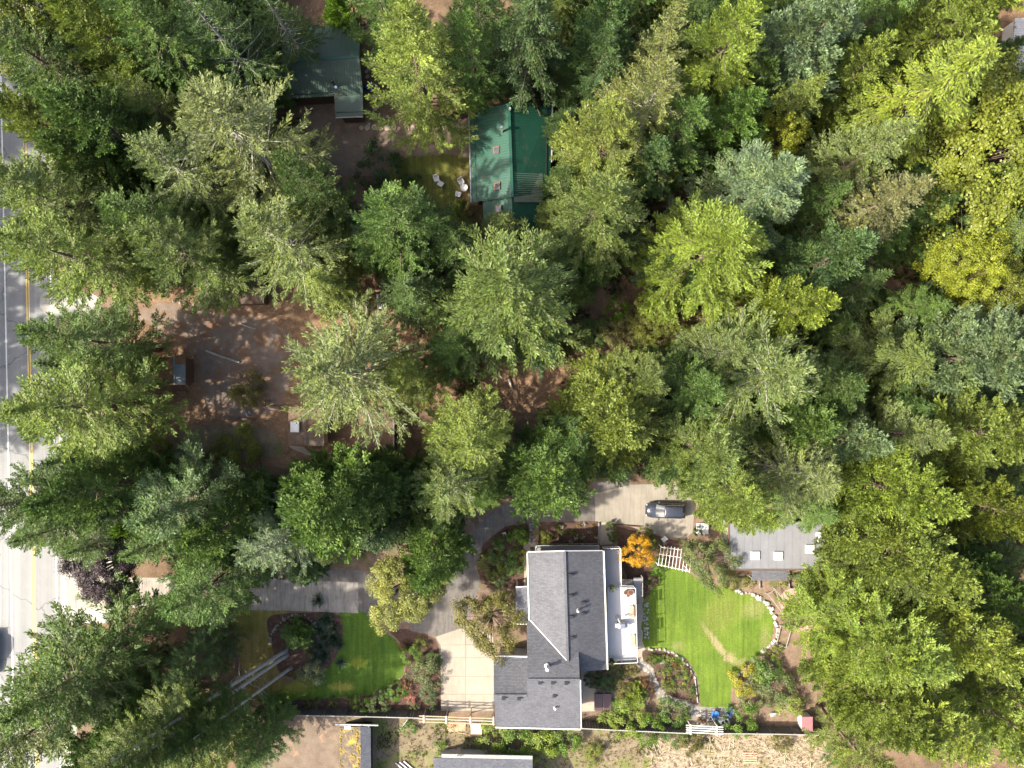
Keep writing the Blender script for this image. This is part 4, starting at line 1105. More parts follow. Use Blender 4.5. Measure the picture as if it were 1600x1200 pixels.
for k in range(10):
    x, y = rr.uniform(1236, 1285), rr.uniform(893, 915)
    shrub(x, y, rr.uniform(4, 8), rr.uniform(.4, .9), 'herb', bc := rr.choice(['lush', 'goldolive', 'green', 'greygreen']), f'{CW[bc]} vegetable plant in the fenced bed behind the flat roof', 'bedding_plant', 'plant', 'plants in the fenced bed')
# ------------------------------------------------------------------ buildings
def V3(px, py, z): return W(px, py, z)
def foot(pts, z):                      # roof-edge pixels at height z to a plan outline
    return [W(x, y, z).to_2d() for x, y in pts]
def inset(poly, d):
    c = sum((Vector(p) for p in poly), Vector((0, 0))) / len(poly)
    out = []
    for p in poly:
        v = Vector(p) - c
        out.append(c + v * max(.1, (1 - d / v.length)))
    return out
def thing(name, px, py, label, cat, group=None, z=0.0):
    return tag(empty(name, W(px, py, z)), label, cat, group)
def part(name, mat, root, fn, **kw):
    b = MB(); fn(b); return b.build(name, mat, root, **kw)

# ---- grey shingle house
ze, zr, zw, zg, zs, zn = 4.6, 6.7, 7.6, 6.35, 4.35, 4.35
hs = thing('house', 868, 1000, 'large house with grey shingle roof, white gutters and a long pale deck', 'house')
A = V3(825, 863, ze); B = V3(882, 861.5, zr); C = V3(887, 1034, zr); D = V3(828, 969, ze)
E_ = V3(942, 861, ze); F = V3(948, 1046, ze); Vv = V3(904, 1018, 6.15); G = V3(905.5, 1050, 6.0)
w1 = V3(906, 1062, zw); w0 = V3(824, 1062, zw); wn_ = V3(823, 968.5, 4.55)
s1 = V3(907.5, 1138, zs); s0 = V3(774, 1135, zs); g0 = V3(772, 1086.5, zg); g1 = V3(824, 1086.5, zg); n0 = V3(772, 1026, zn); n1 = V3(824, 1027, zn)
for pts in ([A, B, C, D], [B, E_, F, G, Vv, C], [C, Vv, w1, w0, wn_, D], [w0, w1, s1, s0, g0, g1], [g0, g1, n1, n0]):
    part('roof', M['shingle'], hs, lambda b: b.slab(pts, .14))
# walls under the roofs
def wl(b):
    b.prism(inset(foot([(826, 864), (941, 862), (947, 1045), (829, 1045)], ze), .5), 0, ze - .22)
part('wall', M['siding'], hs, wl)
part('wall', M['siding'], hs, lambda b: b.prism(inset(foot([(775, 1029), (822, 1029), (905, 1046), (905, 1134), (775, 1132)], 4.3), .45), 0, 4.05))
def gab(b):                            # gable ends
    i = Vector((0, -.35, -.16))
    p = [A + i, B + i, E_ + i]
    b.add(p + [q + Vector((0, -.2, 0)) for q in p], [(0, 1, 2), (3, 5, 4), (0, 3, 4, 1), (1, 4, 5, 2), (0, 2, 5, 3)])
    i = Vector((-.3, 0, -.16))
    p = [V3(905.5, 1040, 6.7) + i, w1 + i, s1 + i, V3(906, 1050, 4.2) + i]
    b.add(p + [q + Vector((-.2, 0, 0)) for q in p], [(0, 1, 2, 3), (7, 6, 5, 4), (0, 4, 5, 1), (1, 5, 6, 2), (2, 6, 7, 3), (3, 7, 4, 0)])
    p = [w0 + Vector((.12, 0, -.16)), g1 + Vector((.12, 0, -.16)), n1 + Vector((.12, .2, -.3)), wn_ + Vector((.12, 0, -.2)), ]
    b.add(p + [q + Vector((.15, 0, 0)) for q in p], [(0, 1, 2, 3), (7, 6, 5, 4), (0, 4, 5, 1), (1, 5, 6, 2), (2, 6, 7, 3), (3, 7, 4, 0)])
    i = Vector((.35, 0, -.16)); m = V3(772, 1135, zs)
    p = [n0 + i, g0 + i, s0 + i]
    b.add(p + [q + Vector((.2, 0, 0)) for q in p], [(0, 1, 2), (3, 5, 4), (0, 3, 4, 1), (1, 4, 5, 2), (0, 2, 5, 3)])
part('gable_wall', M['siding'], hs, gab)
def gut(a, b_, name='gutter', w=.16, h=.14, dz=.02, off=(0, 0, 0)):
    o = Vector(off)
    part(name, M['white'], hs, lambda b: b.bar(a + Vector((0, 0, dz)) + o, b_ + Vector((0, 0, dz)) + o, w, h))
gut(A, D, off=(-.09, 0, 0)); gut(E_, F, off=(.09, 0, 0)); gut(s0, s1, off=(0, -.09, 0)); gut(n0, n1, off=(0, .09, 0), w=.14)
gut(V3(828.5, 969, ze), V3(886, 1032.5, zr), 'valley_flashing', w=.09, h=.03, dz=.03)
gut(A, B, 'rake_board', w=.1, off=(0, .06, -.05)); gut(B, E_, 'rake_board', w=.1, off=(0, .06, -.05)); gut(w1, s1, 'rake_board', w=.1, off=(.06, 0, -.05))
part('ridge_cap', M['shingle'], hs, lambda b: b.bar(B + Vector((0, 0, .05)), C + Vector((0, 0, .05)), .28, .05))
part('ridge_cap', M['shingle'], hs, lambda b: b.bar(w0 + Vector((0, 0, .05)), w1 + Vector((0, 0, .05)), .28, .05))
part('ridge_cap', M['shingle'], hs, lambda b: b.bar(g0 + Vector((0, 0, .05)), g1 + Vector((0, 0, .05)), .28, .05))
def zmain(px): return zr - (px - 885) / 60 * (zr - ze)
def zsouth(py): return zw - (py - 1062) / 75 * (zw - zs)
for x, y, z in [(891, 898.5, 0), (891.5, 931, 0), (892.5, 964, 0), (893.5, 996.5, 0), (911, 942, 0), (911, 959, 0)]:
    part('roof_vent', M['black'], hs, lambda b: b.box(V3(x, y, zmain(x) + .1), (.40, .34, .2)))
for x, y in [(844, 1066.5), (864, 1066.8), (885, 1067.2), (866.5, 1087), (787, 1091), (811, 1091.5)]:
    part('roof_vent', M['black'], hs, lambda b: b.box(V3(x, y, zsouth(y) + .1), (.42, .34, .2)))
def pipe(x, y, z, h, r, mat='white', name='vent_pipe', cap=True):
    p = V3(x, y, z)
    def f(b):
        b.tube([p - Vector((0, 0, .2)), p + Vector((0, 0, h))], r, 10)
        if cap: b.tube([p + Vector((0, 0, h + .05)), p + Vector((0, 0, h + .2))], [r * 1.7, r * 1.2], 10); b.tube([p + Vector((0, 0, h - .02)), p + Vector((0, 0, h + .06))], r * .8, 8)
        b.tube([p - Vector((0, 0, .05)), p + Vector((0, 0, .08))], [r * 2.2, r * 1.1], 10)
    return part(name, M[mat], hs, f)
pipe(902.5, 953, zmain(902.5), .5, .1); pipe(854.5, 1041, 7.0, .9, .14, name='chimney'); pipe(867, 1105, zsouth(1105), .35, .1)
# porch roof over the entrance and the lower roof strip beside it
part('porch_roof', M['shingle_dark'], hs, lambda b: b.slab([V3(806, 917, 3.4), V3(826, 916, 3.6), V3(828, 974, 3.6), V3(806, 975, 3.4)], .16))
gut(V3(806, 917, 3.46), V3(826, 916, 3.66), 'porch_trim', w=.1, h=.1); gut(V3(806, 975, 3.46), V3(824, 975, 3.62), 'porch_trim', w=.1, h=.1)
for x, y in [(808, 920), (808, 972)]:
    part('porch_post', M['white'], hs, lambda b: b.box(W(x, y, 3.4).to_2d().to_3d() + Vector((0, 0, 1.62)), (.14, .14, 3.24)))
# balcony on the end wall
part('balcony', M['deck_grey'], hs, lambda b: b.slab([V3(836, 853.5, 3.0), V3(937, 853, 3.0), V3(937, 862, 3.0), V3(836, 863, 3.0)], .2))
def rail(b, pts, z, h=1.0):
    for p, q in zip(pts, pts[1:]):
        a, c = Vector((*p, z + h)), Vector((*q, z + h)); b.bar(a, c, .07, .05); b.bar(a - Vector((0, 0, .85)), c - Vector((0, 0, .85)), .05, .05)
        n = max(1, int((c - a).length / 1.6))
        for i in range(n + 1):
            m = a.lerp(c, i / n); b.box((m.x, m.y, z + h / 2), (.07, .07, h - .05))
rl = [W(x, y, 4.0).to_2d() for x, y in [(838, 860), (839, 852.5), (935, 852), (936, 858)]]
part('balcony_railing', M['cap_wood'], hs, lambda b: rail(b, rl, 3.0))
part('balcony_glass', M['glass'], hs, lambda b: [b.bar(Vector((*p, 3.5)), Vector((*q, 3.5)), .012, .7) for p, q in zip(rl[1:], rl[2:3])])
for x in (855, 890, 922):
    def win(b): b.box((W(x, 863.5, 2.5).x, W(x, 866, 4.6).y + .0, 1.6), (1.5, .08, 1.2))
    wf = part('window', M['white'], hs, win)
    b = MB(); b.box((W(x, 863.5, 2.5).x, W(x, 866, 4.6).y + .03, 1.6), (1.3, .06, 1.0)); b.build('pane', M['glass'], wf)
# pale deck along the garden side
zd = 2.9
dk_ = [(943, 861), (968, 859), (969.5, 917), (991.5, 918), (994.5, 1034), (948, 1036)]
part('deck', M['deck'], hs, lambda b: b.prism(foot([(949, 918), (991.5, 918), (994.5, 1034), (948, 1036)], zd), zd - .22, zd))
part('deck', M['deck_grey'], hs, lambda b: b.prism(foot([(942, 860), (968, 859), (969.5, 917.6), (943, 917.6)], zd), zd - .22, zd))
for x, y in [(966, 862), (967, 900), (988, 922), (990, 960), (990, 1000), (991, 1031), (955, 1033)]:
    p = W(x, y, zd).to_2d()
    part('deck_post', M['grey_wood'], hs, lambda b: b.box((p.x, p.y, (zd - .22) / 2), (.15, .15, zd - .22)))
r2 = [W(x, y, zd + 1.0).to_2d() for x, y in [(970, 918.5), (993, 919), (996, 1035.5), (949, 1037.5)]]
def rail2(b):
    rail(b, r2, zd)
part('deck_railing', M['white'], hs, rail2)
part('deck_glass', M['sky_glass'], hs, lambda b: [b.bar(Vector((*p, zd + .5)), Vector((*q, zd + .5)), .012, .62) for p, q in list(zip(r2, r2[1:]))[2:]])
r3 = [W(x, y, zd + 1.0).to_2d() for x, y in [(943, 857.5), (970, 857), (971, 916)]]
part('deck_railing', M['white'], hs, lambda b: rail(b, r3, zd))
# stair from the deck to the lawn
st = part('stair', M['deck_grey'], hs, lambda b: b.prism(foot([(990, 903), (1003, 903), (1003, 931), (992, 931)], 1.5), 1.35, 1.5))
for i in range(8):
    x0 = 969.5 + i * 2.55; z = zd - .17 * (i + 1)
    b = MB(); p0, p1 = W(x0, 905, z).to_2d(), W(x0 + 2.45, 918, z).to_2d()
    b.box(((p0.x + p1.x) / 2, (p0.y + p1.y) / 2, z - .03), (abs(p1.x - p0.x), abs(p1.y - p0.y), .05)); b.build('tread', M['grey_wood'], st)
for i in range(7):
    y0 = 931 + i * 1.6; z = 1.5 - .19 * (i + 1)
    b = MB(); p = W(997.5, y0, z); b.box((p.x, p.y - .1, z - .03), (.95, .28, .05)); b.build('tread', M['grey_wood'], st)
b = MB(); rail(b, [W(x, y, 2.5).to_2d() for x, y in [(1004, 902), (1004, 932)]], 1.5); b.build('stair_railing', M['cap_wood'], st)

# things on the deck
def barbecue(px, py):
    t = thing('barbecue', px, py, 'grey covered barbecue standing alone in the middle of the pale deck', 'barbecue', z=zd); p = W(px, py, zd)
    part('cabinet', M['grey_metal'], t, lambda b: b.box(p + Vector((0, 0, .45)), (.85, .65, .8)))
    part('hood', M['chrome'], t, lambda b: b.prism([(p.x - .38, p.y - .28), (p.x + .38, p.y - .28), (p.x + .38, p.y + .28), (p.x - .38, p.y + .28)], zd + .86, zd + 1.15), bevel=.08)
    for s in (-1, 1): part('side_shelf', M['grey_metal'], t, lambda b: b.box(p + Vector((s * .62, 0, .82)), (.36, .5, .04)))
barbecue(970, 974)
def parasol_base(px, py):
    t = thing('parasol_stand', px, py, 'white closed parasol on a weighted foot beside the barbecue', 'parasol', z=zd); p = W(px, py, zd)
    part('foot', M['grey_metal'], t, lambda b: b.tube([p, p + Vector((0, 0, .08))], [.3, .26], 16))
    part('pole', M['white'], t, lambda b: b.tube([p + Vector((0, 0, .08)), p + Vector((0, 0, 2.1))], .03, 8))
    part('folded_canopy', M['white'], t, lambda b: b.tube([p + Vector((0, 0, .9)), p + Vector((0, 0, 1.4)), p + Vector((0, 0, 2.15))], [.14, .12, .03], 10))
parasol_base(965, 964)
def bench(px, py, label):
    t = thing('bench', px, py, label, 'bench', z=zd); p = W(px, py, zd)
    for k in range(3): part('seat_slat', M['raw_wood'], t, lambda b: b.box(p + Vector((-.16 + k * .16, 0, .43)), (.13, 1.3, .035)))
    for k in range(2): part('back_slat', M['siding_brown'], t, lambda b: b.box(p + Vector((.27, 0, .6 + k * .17)), (.035, 1.3, .12)))
    for sx in (-.18, .22):
        for sy in (-.55, .55): part('leg', M['siding_brown'], t, lambda b: b.box(p + Vector((sx, sy, .21)), (.06, .06, .41)))
bench(986, 954, 'brown slatted bench on the pale deck, the one closer to the pots')
bench(988.5, 999, 'brown slatted bench on the pale deck, the one farther from the pots')
def pot(px, py, r, h, z, mat, label, plantcol=None, cat='flower pot', group=None, pname='planter'):
    t = thing('flower_pot', px, py, label, cat, group, z); p = W(px, py, z)
    part('pot', M[mat], t, lambda b: b.tube([p, p + Vector((0, 0, h * .85)), p + Vector((0, 0, h * .86)), p + Vector((0, 0, h))], [r * .7, r * .95, r * 1.08, r * 1.08], 14, cap=True), smooth=False)
    part('earth', M['mulch'], t, lambda b: b.tube([p + Vector((0, 0, h)), p + Vector((0, 0, h + .012))], r * .93, 14))
    if plantcol:
        cm, wm, hn, Rn = CROWN['herb'][R_.randrange(3)]
        c = bpy.data.objects.new('foliage', cm); COL.objects.link(c); c.parent = t; c.location = (0, 0, h); s = r * 2.0 / Rn; c.scale = (s, s, s * 1.3); c.color = (*PAL[plantcol], 1)
pot(977, 924.5, .24, .4, zd, 'terracotta', 'smaller terracotta pot in the deck corner by the stair')
pot(984.5, 924, .32, .5, zd, 'terracotta', 'larger terracotta pot in the deck corner by the stair')
pot(981, 929, .2, .35, zd, 'terracotta', 'smallest terracotta pot in front of the two at the stair')
pot(955, 917, .22, .4, zd, 'dark_blue', 'dark pot with an olive bush against the house wall on the deck', 'goldolive')
pot(955, 1030, .25, .4, zd, 'dark_blue', 'dark pot with a yellow plant in the deck corner beside the house', 'yellowlime')

# hot tub
t = thing('hot_tub', 942, 1097, 'square hot tub under a dark brown folding cover', 'hot tub'); p = W(942, 1097, .85)
part('shell', M['siding_brown'], t, lambda b: b.box(W(942, 1097, .4) + Vector((0, 0, 0)), (2.0, 1.9, .8)), bevel=.12)
for s in (-1, 1): part('cover', M['hot_tub'], t, lambda b: b.box(W(942, 1097, .88) + Vector((s * .53, 0, 0)), (1.04, 2.05, .13)), bevel=.05)
t = thing('step_stool', 943, 1082, 'small pale step at the side of the hot tub', 'step')
part('tread', M['cap_wood'], t, lambda b: b.box(W(943, 1082, .35), (.36, .36, .05)))
for sx in (-.13, .13):
    for sy in (-.13, .13): part('leg', M['cap_wood'], t, lambda b: b.box(W(943, 1082, .16) + Vector((sx, sy, 0)), (.05, .05, .32)))

# ---- flat grey roofed building
zf = 3.1
t = thing('outbuilding', 1212, 862, 'flat roofed grey building with three white skylights', 'building')
fr = [(1138, 818), (1287, 814), (1286.5, 890), (1138.5, 890)]
part('roof', M['membrane'], t, lambda b: b.prism(foot(fr, zf), zf - .25, zf))
part('wall', M['siding'], t, lambda b: b.prism(inset(foot(fr, zf), .4), 0, zf - .25))
for k in range(1, 12):
    x = 1138 + k * 12.4
    part('roof_seam', M['membrane'], t, lambda b: b.bar(V3(x, 816.5, zf + .012), V3(x, 888.5, zf + .012), .05, .022))
for a, c in zip(fr, fr[1:] + fr[:1]):
    part('fascia', M['siding_brown'], t, lambda b: b.bar(V3(*a, zf + .02), V3(*c, zf + .02), .12, .16))
for x, y in [(1180, 868), (1216, 868.5), (1265.5, 858)]:
    sk = part('skylight', M['white'], t, lambda b: b.box(V3(x, y, zf + .09), (1.02, .98, .18)))
    b = MB(); b.box(V3(x, y, zf + .2), (.92, .88, .08)); b.build('dome', M['dome'], sk, bevel=.03)
part('vent_hood', M['white'], t, lambda b: b.box(V3(1283, 845, zf + .15), (.7, .35, .3)))
part('vent_hood', M['grey_metal'], t, lambda b: b.tube([V3(1279, 836, zf), V3(1279, 836, zf + .45)], .38, 14))
part('lean_to_roof', M['shingle'], t, lambda b: b.slab([V3(1175, 891.5, 2.6), V3(1231, 891.5, 2.6), V3(1230, 907, 2.35), V3(1175, 907, 2.35)], .1))
for x in (1177, 1229): part('lean_to_post', M['grey_wood'], t, lambda b: b.box(W(x, 905, 2.3).to_2d().to_3d() + Vector((0, 0, 1.1)), (.1, .1, 2.2)))

# ---- long green metal roof (log house)
zge, zgr = 4.2, 7.0
t = thing('log_house', 797, 260, 'dark log house under a long green metal roof with three skylights', 'house')
ga, gb, gc = V3(733.5, 176.5, zge), V3(795, 161, zgr), V3(862, 167, zge)
gd, ge, gf = V3(737, 316, zge), V3(800.5, 308, zgr), V3(860, 300, zge)
part('roof', M['green_roof'], t, lambda b: b.slab([ga, gb, ge, gd], .12))
part('roof', M['green_roof'], t, lambda b: b.slab([gb, gc, gf, ge], .12))
x0, x1 = V3(754, 315, 4.7), V3(800.5, 309, 6.8)
part('roof', M['green_roof'], t, lambda b: b.slab([V3(754, 313, 4.6), V3(800, 308.5, 6.7), V3(801, 372, 6.7), V3(757, 378, 4.6)], .12))
part('roof', M['green_roof'], t, lambda b: b.slab([V3(800, 308.5, 6.7), V3(845, 304, 4.6), V3(846, 366, 4.6), V3(801, 372, 6.7)], .12))
def ribs(name, a, b_, c, d, n, mat, root, w=.07, h=.045):
    """standing seams of one roof plane, too fine to pick apart one by one"""
    def f(m):
        for i in range(n + 1):
            u = (i + .5) / (n + 1)
            m.bar(a.lerp(b_, u) + Vector((0, 0, .02)), d.lerp(c, u) + Vector((0, 0, .02)), w, h)
    o = part(name, mat, root, f); o['kind'] = 'stuff'
ribs('roof_ribs', gb, ge, gd, ga, 34, M['green_roof'], t); ribs('roof_ribs', gb, ge, gf, gc, 34, M['green_roof'], t)
part('ridge_cap', M['green_roof'], t, lambda b: b.bar(gb + Vector((0, 0, .06)), ge + Vector((0, 0, .06)), .3, .06))
for px in (741, ):
    part('snow_guard', M['black'], t, lambda b: b.bar(V3(741.5, 174.5, zge + .38), V3(744.5, 314, zge + .38), .05, .07))
part('snow_guard', M['black'], t, lambda b: b.bar(V3(854.5, 168, zge + .38), V3(853, 300, zge + .38), .05, .07))
def zgw(px): return zgr - (798 - px) / 62 * (zgr - zge)
def zgx(px): return zgr - (px - 798) / 62 * (zgr - zge)
fp = [V3(x, y, zgx(x) + .07) for x, y in [(803, 269), (848, 271), (848, 316), (803, 316)]]
part('faded_roof_panel', M['green_panel'], t, lambda b: b.slab(fp, .05))
ribs('roof_ribs', fp[0], fp[3], fp[2], fp[1], 13, M['green_panel'], t)
for x, y in [(776, 234.5), (777, 291), (779, 327)]:
    z = zgw(x); ang = math.atan2(zgr - zge, (W(798, 0, 5).x - W(736, 0, 5).x))
    rot = Matrix.Rotation(-ang, 3, 'Y')
    sk = part('skylight', M['siding_brown'], t, lambda b: b.box(V3(x, y, z + .08 - (.25 if y > 310 else 0)), (.85, .85, .2), rot=rot))
    b = MB(); b.box(V3(x, y, z + .2 - (.25 if y > 310 else 0)), (.62, .62, .06), rot=rot); b.build('pane', M['sky_glass'], sk)
def pipe2(root, x, y, z, h, r, mat, name='chimney'):
    p = V3(x, y, z)
    def f(b):
        b.tube([p - Vector((0, 0, .4)), p + Vector((0, 0, h))], r, 10); b.tube([p + Vector((0, 0, h)), p + Vector((0, 0, h + .22))], [r * 1.7, r * 1.3], 10)
    part(name, M[mat], root, f)
pipe2(t, 784, 207, 6.4, 1.5, .13, 'chrome'); pipe2(t, 797, 172, 6.9, .3, .09, 'white', 'vent_pipe')
part('wall', M['siding_green'], t, lambda b: b.prism(inset(foot([(737, 180), (860, 172), (858, 298), (740, 312)], zge), .6), 0, zge - .1))
part('wall', M['siding_green'], t, lambda b: b.prism(inset(foot([(757, 300), (845, 300), (845, 364), (759, 372)], zge), .5), 0, zge))
def gw(b):
    i = Vector((0, -.5, -.14)); p = [ga + i, gb + i, gc + i]
    b.add(p + [q + Vector((0, -.2, 0)) for q in p], [(0, 1, 2), (3, 5, 4), (0, 3, 4, 1), (1, 4, 5, 2), (0, 2, 5, 3)])
    i = Vector((0, .5, -.14)); p = [V3(757, 378, 4.6) + i, V3(801, 372, 6.7) + i, V3(846, 366, 4.6) + i]
    b.add(p + [q + Vector((0, .2, 0)) for q in p], [(2, 1, 0), (3, 4, 5), (1, 4, 3, 0), (2, 5, 4, 1), (3, 5, 2, 0)])
part('gable_wall', M['siding_green'], t, gw)
part('gutter', M['cap_wood'], t, lambda b: b.bar(gc + Vector((.08, 0, 0)), gf.lerp(gc, .35) + Vector((.08, 0, 0)), .14, .12))
part('gutter', M['grey_metal'], t, lambda b: b.bar(ga + Vector((-.08, 0, 0)), gd + Vector((-.08, 0, 0)), .12, .1))

# ---- shaded green metal roof (neighbouring house with a wing)
t = thing('cottage', 500, 115, 'cottage under a shaded green metal roof with a narrow wing', 'house')
z1, z2, z3 = 3.6, 6.0, 3.4
ca, cb_, cc = V3(447, 40, z1), V3(562, 37, z1), V3(561.5, 88.5, z2)
cd = V3(441, 97, z2)
part('roof', M['green_roof_old'], t, lambda b: b.slab([V3(444, 43, z1), cb_, cc, cd], .12))
pA = [cd, cc, V3(566.5, 144, 3.9), V3(523, 147, 3.75), V3(455, 153, 3.5), V3(441, 154, 3.45)]
part('roof', M['green_roof_old'], t, lambda b: b.slab([cd, cc, V3(567, 147, 3.75), V3(441, 155, 3.75)], .12))
part('wing_roof', M['green_roof_old'], t, lambda b: b.slab([V3(522, 148.6, 3.66), V3(567, 147.6, 3.66), V3(567.5, 182, 3.0), V3(524.5, 183.5, 3.0)], .12))
ribs('roof_ribs', cd, cc, V3(567, 147, 3.75), V3(441, 155, 3.75), 30, M['green_roof_old'], t)
ribs('roof_ribs', V3(444, 43, z1), cb_, cc, cd, 30, M['green_roof_old'], t)
ribs('roof_ribs', V3(522, 148.6, 3.66), V3(567, 147.6, 3.66), V3(567.5, 182, 3.0), V3(524.5, 183.5, 3.0), 13, M['green_roof_old'], t)
part('ridge_cap', M['green_roof'], t, lambda b: b.bar(cd + Vector((0, 0, .06)), cc + Vector((0, 0, .06)), .3, .06))
part('snow_guard', M['black'], t, lambda b: b.bar(V3(457, 148.5, 4.15), V3(521, 144, 4.2), .05, .08))
part('snow_guard', M['black'], t, lambda b: b.bar(V3(525, 176, 3.2), V3(567, 174.5, 3.2), .05, .08))
part('gutter', M['cap_wood'], t, lambda b: b.bar(V3(524.5, 184, 3.0), V3(567.5, 182.5, 3.0), .12, .1))
part('wall', M['siding_green'], t, lambda b: b.prism(inset(foot([(447, 46), (560, 42), (564, 144), (443, 150)], z1), .5), 0, z1 - .2))
part('wall', M['siding_green'], t, lambda b: b.prism(inset(foot([(526, 140), (564, 140), (565, 180), (527, 181)], 3), .35), 0, 2.7))
pipe2(t, 524.5, 136, 4.25, 1.5, .11, 'black', 'stove_pipe')
part('stove_pipe_cap', M['chrome'], t, lambda b: b.tube([V3(524.5, 136, 5.98), V3(524.5, 136, 6.14)], [.2, .15], 12))

# ---- small huts of the shady yard
def hut(name, corners, z, roofmat, wallmat, label, slope=(0, 0), cat='shed', rib=0, trim=None):
    """low building: roof corners as pixels (from the top left, clockwise), z at the first edge, z+slope at the other"""
    cx = sum(c[0] for c in corners) / 4; cy = sum(c[1] for c in corners) / 4
    t = thing(name, cx, cy, label, cat)
    P4 = [V3(*corners[0], z), V3(*corners[1], z + slope[0]), V3(*corners[2], z + slope[0] + slope[1]), V3(*corners[3], z + slope[1])]
    part('roof', M[roofmat], t, lambda b: b.slab(P4, .1))
    part('wall', M[wallmat], t, lambda b: b.prism(inset(foot(corners, z), .3), 0, z - .1 + min(0, slope[0], slope[1], sum(slope))))
    if rib: ribs('roof_ribs', P4[0], P4[1], P4[2], P4[3], rib, M[roofmat], t)
    if trim:
        for a, c in zip(P4, P4[1:] + P4[:1]): part('roof_edge', M[trim], t, lambda b: b.bar(a + Vector((0, 0, .03)), c + Vector((0, 0, .03)), .08, .1))
    return t, P4
t, p4 = hut('shed', [(232, 558), (290, 558), (290, 601), (233, 601)], 2.7, 'rust', 'siding_brown', 'rusty roofed shed with one strip of bare grey metal along its edge', (-.25, 0), rib=0)
zz = [p4[0].lerp(p4[1], .70), p4[1], p4[2], p4[3].lerp(p4[2], .70)]
for k in range(4):
    q = [zz[0].lerp(zz[3], k / 4 + .004), zz[1].lerp(zz[2], k / 4 + .004), zz[1].lerp(zz[2], (k + 1) / 4 - .004), zz[0].lerp(zz[3], (k + 1) / 4 - .004)]
    part('metal_sheet', M['rust'] if k == 0 else M['zinc'], t, lambda b: b.slab([v + Vector((0, 0, .03 + .006 * (k % 2))) for v in q], .025))
part('flashing', M['zinc'], t, lambda b: b.bar(zz[0] + Vector((0, 0, .05)), zz[3] + Vector((0, 0, .05)), .22, .04))
t, p4 = hut('hut', [(318, 440), (411, 436), (411, 474), (316, 477)], 2.6, 'brown_roof', 'siding_brown', 'low hut with a brown roof strewn with needles, above the gravel', (0, -.2))
part('roof_trim', M['cap_wood'], t, lambda b: b.bar(p4[1] + Vector((.05, 0, 0)), p4[2] + Vector((.05, 0, 0)), .1, .14))
hut('hut', [(588, 459.5), (612, 459), (613, 481.5), (590, 482.5)], 2.3, 'zinc_spot', 'grey_wood', 'tiny square hut with a stained white metal roof', (0, -.15), rib=7)
t, p4 = hut('shed', [(450.5, 636), (505, 637), (505, 697), (450.5, 695)], 2.9, 'brown_roof', 'cream_board', 'shed with a brown roof and one square white skylight', (0, -.2), trim=None)
sk = part('skylight', M['white'], t, lambda b: b.box(V3(461, 667, 3.0), (1.05, 1.25, .22)))
b = MB(); b.box(V3(461, 667, 3.13), (.92, 1.1, .08)); b.build('dome', M['dome'], sk, bevel=.03)
part('roof_trim', M['grey_wood'], t, lambda b: b.bar(p4[1] + Vector((.04, 0, 0)), p4[2] + Vector((.04, 0, 0)), .1, .12))
part('concrete_step', M['slab'], t, lambda b: b.prism([W(*q).to_2d() for q in [(452, 696), (475, 698), (492, 714), (478, 710), (455, 700)]], 0, .12))
b = MB(); b.box(V3(478, 664, 2.95), (.05, 4.4, .05)); b.build('roof_seam', M['brown_roof'], t)
# the lean-to with a plank roof by the small red clearing
t, p4 = hut('hut', [(560, 640), (614, 640), (614, 704), (562, 704)], 2.4, 'brown_roof', 'siding_brown', 'low shelter with reddish littered roof half under the great pale fir', (0, -.1))
part('roof_trim', M['grey_wood'], t, lambda b: b.bar(p4[1] + Vector((.1, 0, 0)), p4[2] + Vector((.1, 0, 0)), .18, .16))

# ---- neighbours along the bottom edge
t = thing('shed', 556, 1180, 'narrow shed with yellow moss on its roof and a white board above the gable', 'shed')
za, zb = 2.3, 3.2
r_a, r_b, r_c = V3(531, 1137, za), V3(563, 1135, zb), V3(579, 1137, 2.75)
r_d, r_e, r_f = V3(531, 1260, za), V3(564, 1260, zb), V3(580, 1260, 2.75)
part('roof', M['moss_roof'], t, lambda b: b.slab([r_a, r_b, r_e, r_d], .1)); part('roof', M['shingle_dark'], t, lambda b: b.slab([r_b, r_c, r_f, r_e], .1))
part('wall', M['black'], t, lambda b: b.prism(inset(foot([(533, 1140), (577, 1140), (577, 1258), (533, 1258)], za), .2), 0, za - .15))
part('gable_board', M['white'], t, lambda b: b.bar(V3(524, 1131.5, 2.9), V3(591, 1133, 2.9), .12, .2))
for x in (543, 572): part('bracket', M['white'], t, lambda b: (b.box(V3(x, 1137, 2.75), (.75, .4, .06)), b.bar(V3(x - 4, 1141, 2.2), V3(x - 2.5, 1134.5, 2.8), .07, .07), b.bar(V3(x + 2, 1143, 2.2), V3(x + 4, 1134.5, 2.8), .07, .07)))
def moss(b):
    for k in range(70):
        u, v = R_.random(), R_.random() ** .8
        if u < .3: u *= .35
        elif u < .55: u = .75 + u * .3
        q = r_a.lerp(r_b, min(u, .97)).lerp(r_d.lerp(r_e, min(u, .97)), v * .55 + .02)
        s = R_.uniform(.06, .2)
        b.tube([q - Vector((0, 0, .05)), q + Vector((0, 0, s * .5)), q + Vector((0, 0, s * .7))], [s, s * .8, s * .25], 6)
mo = part('moss', plain('yellow_moss', (.22, .17, .04), .95, .1, .35, 6), t, moss); mo['kind'] = 'stuff'

